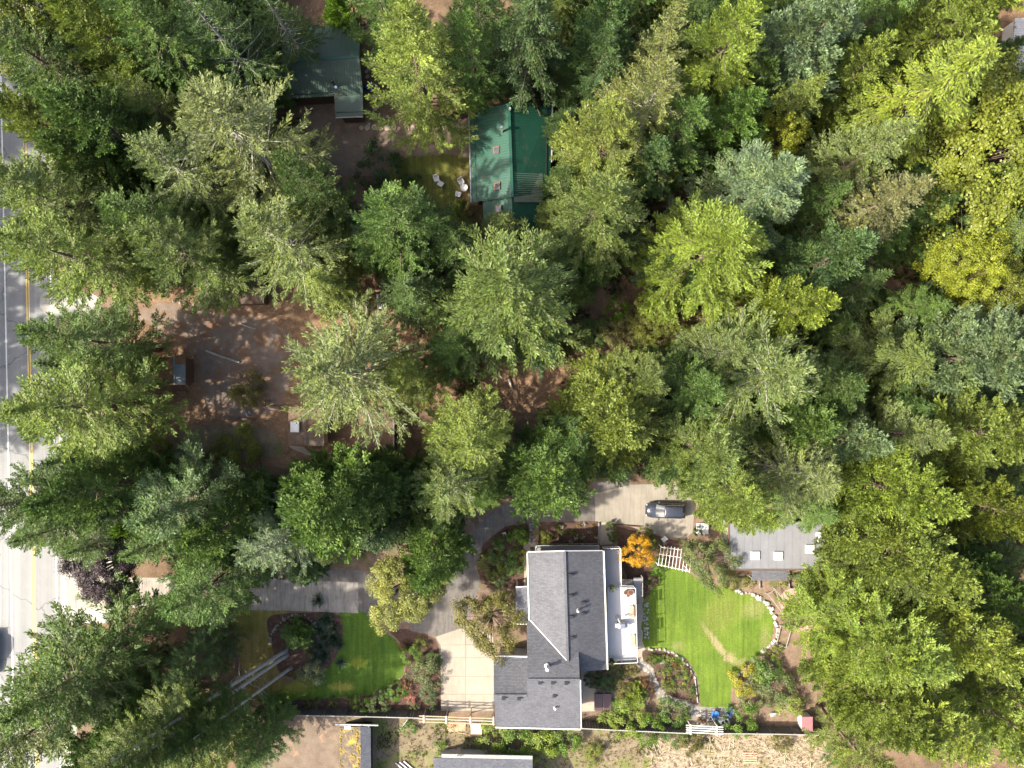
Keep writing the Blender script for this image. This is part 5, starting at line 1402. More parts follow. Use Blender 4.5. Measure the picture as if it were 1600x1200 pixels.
t = thing('neighbour_house', 760, 1215, 'grey shingle roof with a pale gutter at the bottom edge', 'house')
part('roof', M['shingle_dark'], t, lambda b: b.slab([V3(678, 1184, 3.2), V3(832, 1187, 3.2), V3(834, 1290, 5.6), V3(678, 1290, 5.6)], .14))
part('gutter', M['cap_wood'], t, lambda b: b.bar(V3(690, 1180.5, 3.12), V3(832, 1183.5, 3.12), .42, .12))
part('wall', M['siding'], t, lambda b: b.prism(inset(foot([(682, 1188), (830, 1190), (830, 1288), (682, 1288)], 3.2), .5), 0, 3.05))
for k in range(7): part('gutter_bracket', M['siding'], t, lambda b: b.box(V3(702 + k * 19, 1180.8 + k * .4, 3.2), (.5, .16, .02)))
t = thing('ladder', 717, 1176, 'aluminium ladder leaning on the gutter at the bottom edge', 'ladder')
for s in (-.21, .21): part('rail', M['chrome'], t, lambda b: b.bar(V3(717, 1167, .05) + Vector((s, 0, 0)), V3(716.5, 1183, 3.6) + Vector((s, 0, 0)), .05, .08))
for k in range(11):
    u = (k + .6) / 11.5; q = V3(717, 1167, .05).lerp(V3(716.5, 1183, 3.6), u)
    part('rung', M['chrome'], t, lambda b: b.box(q, (.42, .045, .035)))
t = thing('trailer', 1593, 68, 'white ribbed trailer roof at the top corner of the wood', 'trailer')
part('roof', M['zinc_spot'], t, lambda b: b.prism(foot([(1586, 28), (1650, 26), (1650, 110), (1580, 110)], 2.8), 2.65, 2.8))
ribs('roof_ribs', V3(1586, 28, 2.81), V3(1580, 110, 2.81), V3(1650, 110, 2.81), V3(1650, 28, 2.81), 22, M['white'], t)
part('body', M['white'], t, lambda b: b.prism(inset(foot([(1587, 29), (1649, 28), (1649, 109), (1581, 109)], 2.8), .1), .5, 2.64))
for s in (50, 90):
    w = part('wheel', M['rubber'], t, lambda b: b.tube([W(1589, s) + Vector((0, 0, .35)), W(1592, s) + Vector((0, 0, .35))], .35, 14))
hut('hut', [(1552, 315), (1578, 315), (1580, 330), (1553, 330)], 2.2, 'membrane', 'grey_wood', 'dull grey roofed hut at the edge below the yellowing leafy tree')
sheet('tarmac_patch', [(1536, 128), (1568, 120), (1572, 142), (1540, 148)], 2 * E, M['asphalt'], True, .06)
sheet('dirt_yard', [(1545, -20), (1650, -20), (1650, 150), (1530, 150), (1525, 60)], E, M['needles'], True, .1)

# ---- pink roofed box, frames and boards in the back garden
t = thing('garden_box', 1258, 1128, 'garden box with a faded pink lid by the fence', 'box')
part('lid', M['pink'], t, lambda b: b.slab([V3(1253, 1120, 1.6), V3(1270, 1120, 1.6), V3(1270, 1143, 1.5), V3(1253, 1143, 1.5)], .06))
part('body', M['white'], t, lambda b: b.prism(inset(foot([(1254, 1121), (1269, 1121), (1269, 1142), (1254, 1142)], 1.5), .04), 0, 1.42))
def frame(name, pts, label, cat, z=.9, w=.07, mat='white', extra=()):
    cx = sum(p[0] for p in pts) / len(pts); cy = sum(p[1] for p in pts) / len(pts)
    t = thing(name, cx, cy, label, cat)
    Q = [W(*p, z) for p in pts]
    for a, c in zip(Q, Q[1:] + Q[:1]): part('frame_bar', M[mat], t, lambda b: b.bar(a, c, w, w))
    for i, j in extra: part('brace', M[mat], t, lambda b: b.bar(Q[i] + Vector((0, 0, .06)), Q[j] + Vector((0, 0, .06)), w * .8, w * .6))
    for q in Q: part('leg', M[mat], t, lambda b: b.box((q.x, q.y, z / 2), (.06, .06, z)))
    return t
t = frame('cold_frame', [(1200, 929), (1211, 920.5), (1236, 952), (1224, 960)], 'slanting white timber frame with a diagonal brace beside the white stones', 'frame', .8, .055, 'cap_wood', [(1, 3)])
t = frame('raised_bed', [(1220, 978), (1236, 984), (1228, 1012), (1213, 1007)], 'open raised bed of two pale boards beside the white stones', 'garden bed', .35, .06, 'cap_wood')
def boards(name, a, c, label, z=.35, w=.05, mat='grey_wood', cat='board'):
    t = thing(name, (a[0] + c[0]) / 2, (a[1] + c[1]) / 2, label, cat)
    part('plank', M[mat], t, lambda b: b.bar(W(*a, z / 2), W(*c, z / 2), w, z))
    for q in (a, c): part('stake', M[mat], t, lambda b: b.box(W(*q, z / 2 + .05), (.09, .09, z + .1)))
boards('edging_board', (1150, 902), (1187, 905), 'grey board edging the bed beside the lean-to')
boards('edging_board', (1187, 893), (1187, 919), 'grey board standing at right angles by the lean-to')
boards('edging_board', (1233, 892), (1233, 918), 'grey board on the far side of the lean-to')
boards('edging_board', (1235, 919), (1284, 919), 'grey board between the fenced bed and the bark patch')
boards('edging_board', (841.5, 816), (841, 853), 'plank edging the flower bed at its rounded yellow bush', .22, .1, 'siding_brown')
boards('edging_board', (935.5, 817), (935, 853), 'plank edging the flower bed beside the walk', .3, .12, 'grey_wood')
boards('edging_board', (962, 820), (1000, 823), 'dark board edging the bed below the parked van', .3, .1, 'siding_brown')
boards('timber', (1086, 1062), (1090, 1097), 'pale timber edging the island bed where the stones stop', .2, .12, 'cap_wood')

# ---- white slatted trellis
t = thing('trellis', 1054, 870, 'white slatted trellis roof between the orange tree and the back lawn', 'trellis')
zt = 2.2
for k in range(10):
    u = k / 9
    a = Vector((1035, 857, 0)).lerp(Vector((1083, 853 + 10, 0)), u); a.y = 852 + 4 * abs(u - .35) + u * 6
    c = Vector((1028, 884, 0)).lerp(Vector((1077, 895, 0)), u)
    part('slat', M['white'], t, lambda b: b.bar(W(a.x - 2, a.y, zt), W(c.x, c.y, zt), .06, .07))
for (a, c) in [((1034, 855), (1084, 862)), ((1031, 866), (1082, 874)), ((1027, 882), (1078, 893))]:
    part('beam', M['white'], t, lambda b: b.bar(W(*a, zt - .09), W(*c, zt - .09), .06, .1))
for q in [(1035, 856), (1083, 862), (1028, 882), (1077, 892)]:
    part('post', M['white'], t, lambda b: b.box(W(*q, zt).to_2d().to_3d() + Vector((0, 0, zt / 2 - .08)), (.1, .1, zt - .16)))
t = thing('garden_steps', 1096, 826, 'white slatted steps at the end of the parking court', 'steps')
for k in range(8): part('tread', M['plastic_white'], t, lambda b: b.box(W(1089 + k * 2.4, 826, .06 + k * .05), (.14, 1.35, .05)))
for s in (-1, 1): part('stringer', M['grey_wood'], t, lambda b: b.bar(W(1088, 826 + s * 8, .03), W(1108, 826 + s * 8, .36), .06, .1))
t = thing('folding_chair', 1037, 841, 'white garden chair among the bushes below the parking court', 'chair')
def chair(t, p, rz, mat, s=1.0, legs=True):
    m = Matrix.Rotation(rz, 3, 'Z')
    P = lambda x, y, z: p + m @ Vector((x * s, y * s, z * s))
    part('seat', M[mat], t, lambda b: b.box(P(0, 0, .4), (.5 * s, .5 * s, .04), rz))
    part('backrest', M[mat], t, lambda b: b.box(P(0, .27, .68), (.5 * s, .04, .52 * s), rot=m @ Matrix.Rotation(-.25, 3, 'X')))
    for sx in (-.26, .26): part('armrest', M[mat], t, lambda b: b.box(P(sx, .02, .6), (.07 * s, .5 * s, .03), rz))
    for sx in (-.24, .24):
        for sy in (-.22, .24): part('leg', M[mat], t, lambda b: b.box(P(sx, sy, .2 if sy > 0 else .3), (.045, .045, (.4 if sy > 0 else .6) * s), rz))
chair(t, W(1037, 841), .7, 'plastic_white', 1.1)

# ---- white garden furniture on the shaded lawn
for i, (x, y, a, lab) in enumerate([(682.5, 281.5, .3, 'white garden chair on the shaded lawn, uppermost of the two facing each other'), (689.5, 289, 2.6, 'white garden chair on the shaded lawn, lower of the two facing each other'),
                                  (721, 286, .5, 'white garden chair above the round white table'), (716.5, 305, 2.9, 'white garden chair below the round white table')]):
    t = thing('garden_chair', x, y, lab, 'chair', 'white garden chairs on the shaded lawn'); chair(t, W(x, y), a, 'plastic_white', 1.15)
t = thing('garden_table', 725.5, 295.5, 'round white garden table on the shaded lawn', 'table')
p = W(725.5, 295.5)
part('table_top', M['plastic_white'], t, lambda b: b.tube([p + Vector((0, 0, .7)), p + Vector((0, 0, .74))], .45, 24))
part('rim', M['plastic_white'], t, lambda b: b.tube([p + Vector((0, 0, .66)), p + Vector((0, 0, .70))], [.41, .44], 24))
for k in range(4): part('leg', M['plastic_white'], t, lambda b: b.bar(p + Vector((.3 * math.cos(k * 1.57 + .8), .3 * math.sin(k * 1.57 + .8), 0)), p + Vector((.2 * math.cos(k * 1.57 + .8), .2 * math.sin(k * 1.57 + .8), .66)), .05, .05))

# ---- log slices set in the dirt
def disc_mesh(k):
    r = random.Random(k); b = MB(); n = 12
    rad = [.42 * r.uniform(.9, 1.08) for _ in range(n)]
    poly = [(rad[i] * math.cos(6.283 * i / n), rad[i] * math.sin(6.283 * i / n)) for i in range(n)]
    b.prism(poly, 0, .09); inner = [(x * .86, y * .86) for x, y in poly]; b.prism(inner, .09, .1, mi=1)
    me = bpy.data.meshes.new('log_slice'); me.from_pydata([tuple(v) for v in b.v], [], b.f); me.materials.append(M['siding_brown']); me.materials.append(M['log_end'])
    me.polygons.foreach_set('material_index', b.m); me.update(); return me
DM = [disc_mesh(i) for i in range(3)]
steps = [(565, 200, .8), (574, 200, 1), (585, 199.5, 1), (595, 200.5, .9), (605, 200, 1), (615.5, 199.5, .95), (623.5, 201, .6), (636, 200, 1.05), (645, 200, .9), (653, 201, .7), (675, 199.5, .85), (684.5, 199, .75), (694, 198.5, 1.05), (700, 195, .7), (707.5, 200, .95), (715.5, 201, .9), (723, 200, .8),
         (600, 192, .9), (577, 194.5, .6), (589, 143, .8), (589, 152, .9), (586, 171, .7), (586, 181, .8), (573, 112.5, .6), (574, 120, .7), (606, 183, .6), (578, 153, .6)]
for i, (x, y, s) in enumerate(steps):
    o = bpy.data.objects.new('stepping_log', DM[i % 3]); COL.objects.link(o); o.location = W(x, y); o.scale = (s, s, 1); o.rotation_euler = (0, 0, R_.uniform(0, 6))
    tag(o, 'round log slice set in the dirt as a stepping stone' if y > 190 else 'round log slice on the path beside the cottage wall', 'stepping stone', 'log slices along the dirt path' if y > 190 else 'log slices beside the cottage')
# blue tarpaulin and odds and ends beside the cottage
t = thing('tarpaulin', 576, 136, 'crumpled blue tarpaulin beside the cottage wall', 'tarpaulin')
bm = bmesh.new(); bmesh.ops.create_icosphere(bm, subdivisions=3, radius=1)
rq = random.Random(4)
for v in bm.verts:
    n = math.sin(v.co.x * 5) * math.cos(v.co.y * 6 + 1) * .15 + rq.uniform(-.05, .05)
    v.co = Vector((v.co.x * (.65 + n), v.co.y * (.5 + n), max(0, v.co.z) * (.5 + n)))
me = bpy.data.meshes.new('sheet'); bm.to_mesh(me); bm.free(); me.materials.append(M['blue_cloth']); o = bpy.data.objects.new('sheet', me); COL.objects.link(o); o.parent = t

# ------------------------------------------------------------------ stones
def stone_mesh(k):
    r = random.Random(100 + k); bm = bmesh.new()
    for _ in range(14):
        v = Vector((r.gauss(0, 1), r.gauss(0, 1), r.gauss(0, 1))).normalized()
        bm.verts.new((v.x * .5 * r.uniform(.8, 1.1), v.y * .42 * r.uniform(.8, 1.1), max(-.2, v.z * .3) + .2))
    bmesh.ops.convex_hull(bm, input=bm.verts)
    for v in [v for v in bm.verts if not v.link_faces]: bm.verts.remove(v)
    me = bpy.data.meshes.new('stone'); bm.to_mesh(me); bm.free(); return me
SM = {}
for mt in ('stone', 'stone_dark', 'white_stone'):
    if mt == 'white_stone': M[mt] = two('pale_stone', (.28, .27, .25), (.38, .37, .345), 1.8, fine=9, famp=.15, rough=.85)
    SM[mt] = []
    for i in range(5):
        m = stone_mesh(i); m.materials.append(M[mt]); SM[mt].append(m)
def stone_row(name, path, label, step, size, mat, cat='stone edging', rows=1, spread=0.0):
    cx = sum(p[0] for p in path) / len(path); cy = sum(p[1] for p in path) / len(path)
    t = thing(name, cx, cy, label, cat); base = W(cx, cy)
    P = smooth_open([W(*p) for p in path], 10) if len(path) > 2 else [W(*path[0]).lerp(W(*path[1]), i / 40) for i in range(41)]
    acc = 0; nxt = 0
    for a, c in zip(P, P[1:]):
        acc += (c - a).length
        while acc >= nxt:
            nxt += step * R_.uniform(.85, 1.15)
            d = (c - a).normalized(); n = Vector((-d.y, d.x, 0))
            for r in range(rows):
                o = bpy.data.objects.new('stone', R_.choice(SM['stone' if mat == 'white_stone' and R_.random() < .35 else mat])); COL.objects.link(o); o.parent = t
                off = n * ((r - (rows - 1) / 2) * spread + R_.uniform(-.11, .11)) + d * R_.uniform(-.1, .1)
                o.location = c + off - base; s = size * R_.uniform(.55, 1.35)
                o.scale = (s, s, s * R_.uniform(.55, 1.1)); o.rotation_euler = (0, 0, R_.uniform(0, 6.28))
stone_row('stone_edging', [(1148, 924), (1165, 926), (1185, 933), (1203, 950), (1213, 975), (1211, 1000), (1200, 1012), (1190, 1018)], 'long curve of white stones round the far end of the back lawn', .42, .62, 'white_stone')
stone_row('stone_edging', [(1178, 1040), (1164, 1044), (1152, 1058), (1147, 1068)], 'short curve of white stones on the lawn by the yellow flowering bush', .5, .65, 'white_stone')
stone_row('stone_edging', [(1006, 1013), (1022, 1013), (1044, 1018), (1064, 1028), (1078, 1044), (1085, 1060)], 'pale stones edging the island bed against the lawn', .48, .62, 'stone')
stone_row('rock_strip', [(1009.5, 941), (1009.5, 997)], 'strip of pale loose rocks between the deck walk and the back lawn', .42, .5, 'stone', 'rock strip', 2, .36)
stone_row('rock_border', [(424, 1003), (424, 990), (436, 976), (449, 964), (465, 960), (480, 963), (491, 974), (496, 990)], 'ring of dark mossy rocks round the juniper bed', .5, .62, 'stone_dark', 'rock border')
stone_row('rock_border', [(360, 899), (400, 902), (440, 905), (458, 906)], 'row of pale rocks along the straight concrete drive', .6, .62, 'stone', 'rock border')
stone_row('rock_border', [(830, 818), (832, 850)], 'grey pebbly rocks between the bright bush and the flower bed', .38, .42, 'stone', 'rock border', 2, .3)
stone_row('rock_border', [(268, 470), (300, 476), (332, 490)], 'line of small rocks along the sunny edge of the gravel drive', .45, .4, 'stone', 'rock border')
# worn stones of the garden path
pp = [(1000, 1039), (1012, 1045), (1021, 1060), (1030, 1080), (1048, 1094), (1070, 1103), (1088, 1112), (1104, 1120)]
stone_row('path_stones', pp, 'flat pale stones laid along the winding garden path', .45, .62, 'stone', 'paving stones', 2, .5)
for o_ in [o for o in bpy.data.objects if o.parent and o.parent.name == 'path_stones']: o_.scale = (o_.scale.x, o_.scale.y, .09)
for x, y, lab in [(1145, 1117, 'x')]: pass
o = bpy.data.objects.new('boulder', SM['white_stone'][2]); COL.objects.link(o); o.location = W(1208, 1116); o.scale = (1.3, 1.1, .9); tag(o, 'pale boulder on bare soil in front of the back fence', 'boulder')
o = bpy.data.objects.new('boulder', SM['white_stone'][0]); COL.objects.link(o); o.location = W(1034.5, 1034) ; o.scale = (.75, .75, .4); tag(o, 'round white stone lying in the island bed', 'stone')
o = bpy.data.objects.new('boulder', SM['white_stone'][1]); COL.objects.link(o); o.location = W(1087, 1114); o.scale = (1.2, .8, .4); o.rotation_euler = (0, 0, .5); tag(o, 'flat white stone at the end of the garden path', 'stone')

# ------------------------------------------------------------------ fences
def fence(pts, h, label, seg=2.4, cap='cap_wood', board='fence_wood', name='board_fence'):
    t = thing(name, pts[0][0], pts[0][1], label, 'fence')
    P = [W(*p) for p in pts]
    k = 0
    for a, c in zip(P, P[1:]):
        n = max(1, round((c - a).length / seg)); d = (c - a).normalized()
        for i in range(n):
            u, v = a.lerp(c, i / n), a.lerp(c, (i + 1) / n)
            nb = 8
            for j in range(nb):
                p0 = u.lerp(v, (j + .03) / nb); p1 = u.lerp(v, (j + .97) / nb); g = R_.uniform(-.012, .012)
                nn = Vector((-d.y, d.x, 0)) * g
                part('board', M[board], t, lambda b: b.bar(p0 + nn + Vector((0, 0, h / 2 - .03)), p1 + nn + Vector((0, 0, h / 2 - .03)), .025, h - .06))
            part('fence_cap', M[cap], t, lambda b: b.bar(u + Vector((0, 0, h + .02)), v + Vector((0, 0, h + .02)), .11, .05))
            part('post', M[board], t, lambda b: b.box(u + Vector((-d.y, d.x, 0)) * .09 + Vector((0, 0, h / 2)), (.1, .1, h)))
    return t
fk = lambda y: 600 + (y - 600) * (H - 1.9) / H       # top edge row to foot row
fx = lambda x: 800 + (x - 800) * (H - 1.9) / H
fence([(fx(395), fk(1117)), (fx(540), fk(1119)), (fx(700), fk(1123))], 1.9, 'long dark board fence with a pale cap below the front lawn')
fence([(fx(905), fk(1138)), (fx(1010), fk(1143)), (fx(1076), fk(1146))], 1.9, 'board fence from the house to the white arbour')
fence([(fx(1120), fk(1146)), (fx(1215), fk(1147)), (fx(1297), fk(1149))], 1.9, 'board fence from the white arbour to the lower wood')
# entry pergola beside the garage
t = thing('pergola', 715, 1118, 'pinkish timber pergola in line with the fence beside the garage', 'pergola')
zp = 2.4
for y in (1120.5, 1124.8, 1129.5):
    part('rail', M['raw_wood'] if y != 1124.8 else M['cap_wood'], t, lambda b: b.bar(W(655, y - 2, zp), W(773, y + 2, zp), .12, .1))
for x in (662, 697, 735, 771):
    part('cross_bar', M['white'], t, lambda b: b.bar(W(x, 1117.5 + (x - 655) * .03, zp + .1), W(x, 1129.5 + (x - 655) * .03, zp + .1), .16, .08))
    for y in (1120, 1128): part('post', M['raw_wood'], t, lambda b: b.box(W(x, y, zp).to_2d().to_3d() + Vector((0, 0, zp / 2 - .04)), (.1, .1, zp - .1)))
# white arbour
t = thing('arbour', 1097, 1140, 'white arbour of four long rails over the gap in the fence', 'arbour')
for k in range(4): part('rail', M['white'], t, lambda b: b.bar(W(1072, 1133 + k * 3.6, 2.3), W(1130, 1136 + k * 3.6, 2.3), .11, .1))
for x in (1079, 1120):
    part('cross_bar', M['white'], t, lambda b: b.bar(W(x, 1131.5 + (x - 1072) * .05, 2.41), W(x, 1147.5 + (x - 1072) * .05, 2.41), .17, .08))
    for y in (1134, 1146): part('post', M['white'], t, lambda b: b.box(W(x, y, 2.3).to_2d().to_3d() + Vector((0, 0, 1.1)), (.12, .12, 2.2)))
# building timber by the fence
t = thing('board_stack', 714, 1136, 'stack of orange plywood sheets beside the pergola', 'boards')
for k, (x0, y0, x1, y1) in enumerate([(698, 1127, 729, 1142.5), (700, 1128, 716, 1143), (716, 1127, 728, 1142)]):
    part('sheet', M['raw_wood'], t, lambda b: b.prism([W(x, y).to_2d() for x, y in [(x0, y0), (x1, y0 + .5), (x1 - .5, y1), (x0 + 1, y1 - .6)]], .02 + k * .035, .05 + k * .035))
part('offcut', M['raw_wood'], t, lambda b: b.bar(W(716, 1144.5, .06), W(730, 1147, .06), .1, .1))
t = thing('board_stack', 744, 1138, 'cream coloured board on a timber bearer next to the hedge', 'boards')
part('sheet', M['cream_board'], t, lambda b: b.prism([W(x, y).to_2d() for x, y in [(735.5, 1129), (752, 1129), (753, 1146.5), (736, 1146)]], .12, .2))
part('bearer', M['raw_wood'], t, lambda b: b.bar(W(737, 1148.5, .05), W(753, 1149.5, .05), .12, .1))
t = thing('gutter_stack', 628, 1196, 'bundle of white and dark lengths of gutter on the bottom edge', 'gutters')
for k in range(5): part('length', M['white' if k % 2 == 0 else 'black'], t, lambda b: b.bar(W(618 + k * 3.2, 1192 - k * .7, .1 + .02 * k), W(634 + k * 3.2, 1206 - k * .7, .1 + .02 * k), .14, .08))
t = thing('pallet', 1172, 1184, 'weathered pallet lying in the brush cuttings', 'pallet')
for k in range(5): part('slat', M['raw_wood'], t, lambda b: b.box(W(1172, 1177 + k * 3.6, .14), (1.7, .18, .03)))
for k in range(3): part('bearer', M['grey_wood'], t, lambda b: b.box(W(1164 + k * 8, 1184, .06), (.1, 1.3, .1)))
def leaning_prop(px, py, qx, qy, label):
    t = thing('prop', px, py, label, 'prop'); part('pole', M['grey_metal'], t, lambda b: b.bar(W(px, py, .04), W(qx, qy, 1.7), .07, .07)); part('foot', M['black'], t, lambda b: b.box(W(px, py, .03), (.25, .2, .06)))
leaning_prop(626, 1139, 637, 1124, 'grey pole propping the board fence from the field')
# brush cuttings
b = MB()
for k in range(420):
    x, y = R_.uniform(1010, 1300), R_.uniform(1152, 1225)
    a = R_.uniform(0, 6.28); L = R_.uniform(.3, 1.3); p = W(x, y, R_.uniform(.05, .3)); d = Vector((math.cos(a), math.sin(a), R_.uniform(-.1, .15))) * L
    b.tube([p, p + d * .5 + Vector((0, 0, R_.uniform(0, .08))), p + d], [.03, .022, .008], 4, cap=False)
o = b.build('brush_cuttings', plain('dry_twigs', (.50, .41, .30), .9, .1, .25, 3)); o['kind'] = 'stuff'; o['label'] = 'cut branches strewn over the dry field'
# dry tufts of the field and worn lawn
def tufts(name, region, n, colr, h, label, seed, test=None):
    rng = np.random.default_rng(seed); rr = random.Random(seed); cs = Cards(rng); k = 0
    x0, y0, x1, y1 = region
    while k < n:
        x, y = rr.uniform(x0, x1), rr.uniform(y0, y1)
        if test and not test(x, y): continue
        k += 1; p = np.array(W(x, y, .02)); m = 7
        az = rng.uniform(0, 6.28, m); d = nrm(np.stack([np.cos(az), np.sin(az), rng.uniform(.3, 1.2, m)], 1))
        L = h * rng.uniform(.6, 1.4, (m, 1)) * rr.uniform(.5, 1.4)
        cs.add(p + d * L * .5, d * L * .5, nrm(np.cross(d, rng.normal(0, 1, (m, 3)))) * .03, np.clip(rng.normal(rr.uniform(.7, 1.2), .2, m), .4, 1.7), np.clip(rng.normal(rr.uniform(0, .8), .2, m), 0, 1))
    o = bpy.data.objects.new(name, cs.mesh(name, M['leaf'])); COL.objects.link(o); o.color = (*colr, 1); o['kind'] = 'stuff'; o['label'] = label
tufts('dry_grass', (590, 1128, 1300, 1220), 2000, (.25, .205, .11), .22, 'dry grass tufts of the field', 31)
tufts('weeds', (560, 1125, 1120, 1180), 700, (.10, .14, .03), .25, 'green weeds in the dry field', 32, lambda x, y: math.sin(x * .07) * math.cos(y * .09 + x * .02) > .35)

# ------------------------------------------------------------------ blue chairs, pots and the like by the arbour
for x, y, a, lab in [(1114.5, 1112, 3.0, 'blue plastic garden chair closer to the stone path'), (1138, 1107, 2.3, 'blue plastic garden chair closer to the fresh green bush')]:
    t = thing('garden_chair', x, y, lab, 'chair', 'blue chairs by the arbour'); chair(t, W(x, y), a, 'blue', 1.35)
pot(1110.5, 1126, .42, .55, 0, 'dark_blue', 'round dark blue pot by the arbour', 'bluegreen')
t = thing('cool_box', 1130, 1125, 'white cool box with a dark lid panel by the arbour', 'box'); p = W(1130, 1125)
part('body', M['plastic_white'], t, lambda b: b.box(p + Vector((0, 0, .25)), (1.15, .62, .5), .35), bevel=.04)
part('lid', M['plastic_white'], t, lambda b: b.box(p + Vector((0, 0, .53)), (1.18, .65, .06), .35), bevel=.02)
for s in (-.22, .22): part('lid_panel', M['black'], t, lambda b: b.box(p + Matrix.Rotation(.35, 3, 'Z') @ Vector((s, 0, .567)), (.3, .4, .012), .35))
for x, y, lab in [(1091, 1123, 'small terracotta pot beside the flat white stone'), (1098, 1127, 'terracotta pot closest to the dark blue pot')]:
    pot(x, y, .2, .3, 0, 'terracotta', lab, 'rusty')
t = thing('utility_box', 788, 835, 'small white utility box on the edge of the drive bend', 'box')
part('body', M['plastic_white'], t, lambda b: b.box(W(788, 835, .3), (.42, .42, .6), .3), bevel=.03)
part('lid', M['white'], t, lambda b: b.box(W(788, 835, .62), (.46, .46, .05), .3))

# ------------------------------------------------------------------ odds and ends in the shady yard
def log(px, py, qx, qy, r, label, mat='trunk_pale'):
    t = thing('log', (px + qx) / 2, (py + qy) / 2, label, 'log')
    part('bole', M[mat], t, lambda b: b.tube([W(px, py, r), W((px + qx) / 2, (py + qy) / 2 + .8, r * 1.05), W(qx, qy, r)], [r, r * .92, r * .75], 10), smooth=False)
    for q in ((px, py), (qx, qy)): pass
log(322, 548, 374, 566, .16, 'long thin pale log lying across the gravel turning place')
log(375, 505, 400, 514, .1, 'short thin pole on the gravel below the brown hut')
log(246, 520, 262, 527, .14, 'short white log beside the needle bank', 'trunk_pale')
log(247, 612, 292, 612, .22, 'log lying along the wall of the rusty shed', 'trunk')
log(348, 652, 398, 655, .2, 'log at the edge of the sunlit straw yard', 'trunk')
log(795, 592, 801, 608, .16, 'pale log in the little red clearing', 'trunk_pale')
log(420, 636, 450, 634, .2, 'log beside the shed with a white skylight', 'trunk')
fence([(624, 668), (624, 716)], 1.2, 'short grey fence beside the littered shelter', 2.4, 'grey_wood', 'grey_wood')
t = thing('garden_statue', 385, 645, 'small white ornament heap at the straw yard edge', 'ornament')
for k in range(5): part('piece', M['white_stone'], t, lambda b: b.tube([W(383 + k * 2, 643 + (k % 3) * 3, 0), W(383 + k * 2, 643 + (k % 3) * 3, .2), W(383 + k * 2, 643 + (k % 3) * 3, .32)], [.16, .17, .05], 7))

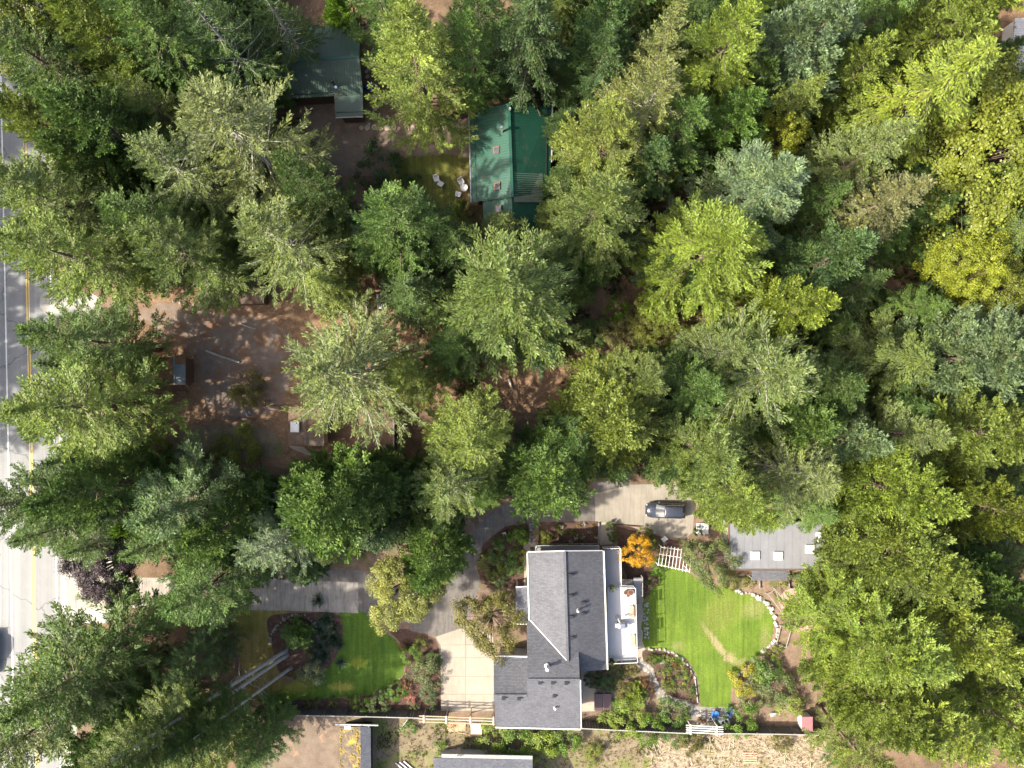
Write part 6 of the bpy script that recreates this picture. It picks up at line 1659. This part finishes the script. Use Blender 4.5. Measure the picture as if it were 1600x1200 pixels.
# ------------------------------------------------------------------ vehicles
def car(px, py, rz, L, Wd, Ht, paint, label, cat, name, van=True):
    """body lofted from sections along the length; nose towards +x before turning"""
    t = tag(empty(name, W(px, py), rz), label, cat)
    m = Matrix.Rotation(rz, 3, 'Z')
    def make(pname, V, F, mat, smooth=True, par=t, bev=0):
        me = bpy.data.meshes.new(pname); me.from_pydata([tuple(v) for v in V], [], F); me.materials.append(mat)
        if smooth: me.polygons.foreach_set('use_smooth', [True] * len(me.polygons))
        o = bpy.data.objects.new(pname, me); COL.objects.link(o); o.parent = par
        if bev: q = o.modifiers.new('bevel', 'BEVEL'); q.width = bev; q.segments = 2; q.limit_method = 'ANGLE'
        return o
    hl = L / 2; hw = Wd / 2
    # lower body: x, half width, height of shoulder
    secs = [(-hl, .80, .62, .95), (-hl + .12, .93, .35, 1.0), (-hl + .6, 1.0, .25, 1.02), (0, 1.0, .22, 1.0), (hl - 1.35, .99, .24, .96), (hl - .7, .96, .26, .90), (hl - .22, .86, .30, .80), (hl - .04, .66, .36, .70), (hl, .52, .42, .62)]
    V, F = [], []; n = 8
    for x, w, zb, zt in secs:
        w *= hw
        V += [(x, -w * .92, zb), (x, -w, zb + .15), (x, -w, zt - .12), (x, -w * .93, zt), (x, w * .93, zt), (x, w, zt - .12), (x, w, zb + .15), (x, w * .92, zb)]
    for i in range(len(secs) - 1):
        for k in range(n): F.append((i * n + k, i * n + (k + 1) % n, (i + 1) * n + (k + 1) % n, (i + 1) * n + k))
    F += [tuple(range(n))[::-1], tuple(range((len(secs) - 1) * n, len(secs) * n))]
    body = make('body', V, [f[::-1] for f in F], paint)
    # bonnet crown
    xw = hl - 1.3 if van else hl - 1.5
    # glasshouse
    x_b0, x_b1 = (-hl + .1, -hl + .42) if van else (-hl + .7, -hl + 1.35)
    x_f0, x_f1 = xw, xw - .85
    zt = 1.0; zr_ = Ht
    lo, hi = hw * .92, hw * .74
    G = [(x_b0, -lo, zt - .02), (x_f0, -lo * .93, zt - .06), (x_f0, lo * .93, zt - .06), (x_b0, lo, zt - .02), (x_b1, -hi, zr_ - .08), (x_f1, -hi, zr_ - .07), (x_f1, hi, zr_ - .07), (x_b1, hi, zr_ - .08)]
    make('window_band', G, [(0, 1, 5, 4), (2, 3, 7, 6), (3, 0, 4, 7), (4, 5, 6, 7)], M['glass'], False)
    ws = make('windscreen', [(x_f0 + .06, -lo * .90, zt - .03), (x_f0 + .16, 0, zt - .02), (x_f0 + .06, lo * .90, zt - .03), (x_f1 + .03, -hi * .94, zr_ - .06), (x_f1 + .09, 0, zr_ - .03), (x_f1 + .03, hi * .94, zr_ - .06)], [(0, 1, 4, 3), (1, 2, 5, 4)], M['sky_glass'], True)
    # roof skin, crowned
    xs = [x_b1 - .12, x_b1 + .15, (x_b1 + x_f1) / 2, x_f1 - .1, x_f1 + .06]; V, F = [], []
    for i, x in enumerate(xs):
        w = hi * (.90 if i in (0, 4) else 1.03); dz = -.05 if i in (0, 4) else .02
        for k in range(7):
            u = k / 6 * 2 - 1; V.append((x, u * w, zr_ + dz - .05 * u * u * u * u - .02 * u * u))
    for i in range(4):
        for k in range(6): F.append((i * 7 + k, (i + 1) * 7 + k, (i + 1) * 7 + k + 1, i * 7 + k + 1))
    rf = make('roof_panel', V, F, paint); q = rf.modifiers.new('solidify', 'SOLIDIFY'); q.thickness = .04; q.offset = -1
    for s in (-1, 1):
        b = MB(); b.bar((x_b1 + .2, s * hi * .9, zr_ + .05), (x_f1 - .25, s * hi * .9, zr_ + .05), .05, .05); make('roof_rail', b.v, b.f, M['black'], False)
        for u in (.30, .62): 
            xp = x_b0 + (x_f1 - x_b0) * u; b = MB(); b.bar((xp, s * (lo - .0), zt - .02), (xp + .05, s * (hi + .015), zr_ - .08), .07, .06); make('pillar', b.v, b.f, paint, False)
        b = MB(); b.box((xw - .25, s * (hw + .1), 1.05), (.16, .24, .15)); make('mirror', b.v, b.f, paint, False, bev=.03)
        b = MB(); b.box((hl - .28, s * hw * .62, .68), (.32, .36, .16), rz=-s * .5); make('headlight', b.v, b.f, M['lamp'], False, bev=.03)
        b = MB(); b.box((-hl + .06, s * hw * .78, .9), (.12, .2, .42)); make('tail_light', b.v, b.f, M['tail'], False, bev=.02)
        for xx in (hl - .95, -hl + .95):
            b = MB(); b.tube([(xx, s * (hw - .24), .34), (xx, s * (hw + .01), .34)], .34, 18); w = make('wheel', b.v, b.f, M['rubber'], False)
            b = MB(); b.tube([(xx, s * (hw + .005), .34), (xx, s * (hw + .025), .34)], .21, 14); make('rim', b.v, b.f, M['chrome'], False, par=w)
    if van:
        for k in range(4):
            xk = x_b1 + .45 + k * .55; b = MB(); b.bar((xk, -hi * .7, zr_ + .012), (xk, hi * .7, zr_ + .012), .03, .02); make('roof_seam', b.v, b.f, M['black'], False)
    b = MB(); b.box((hl - .55, 0, .91), (.9, .05, .02)); make('bonnet_crease', b.v, b.f, paint, False)
car(1037.5, 796, math.pi - .03, 4.75, 1.86, 1.72, M['car_dark'], 'dark grey people carrier parked on the concrete court', 'van', 'parked_van')
car(-14, 1018, -math.pi / 2 - .02, 5.4, 2.1, 1.85, M['car_grey'], 'dark pickup cab just entering the picture on the pale road', 'car', 'passing_car', False)

# ------------------------------------------------------------------ overhead cables across the road
def cable(name, a, c, za, zc, sag, label, r=.022):
    A_, C_ = W(*a, za), W(*c, zc); pts = []
    for i in range(17):
        u = i / 16; q = A_.lerp(C_, u); q.z -= sag * 4 * u * (1 - u); pts.append(q)
    b = MB(); b.tube(pts, r, 5); o = b.build(name, M['chrome']); recenter(o); tag(o, label, 'cable')
def utility_pole(px, py, label):
    t = thing('utility_pole', px, py, label, 'utility pole'); p = W(px, py)
    part('shaft', M['trunk'], t, lambda b: b.tube([p, p + Vector((0, 0, 9.5))], [.17, .12], 10))
    part('cross_arm', M['grey_wood'], t, lambda b: b.box(p + Vector((0, 0, 8.9)), (.12, 2.2, .12)))
    for s in (-.9, 0, .9): part('insulator', M['plastic_white'], t, lambda b: b.tube([p + Vector((0, s, 8.96)), p + Vector((0, s, 9.15))], [.05, .03], 8))
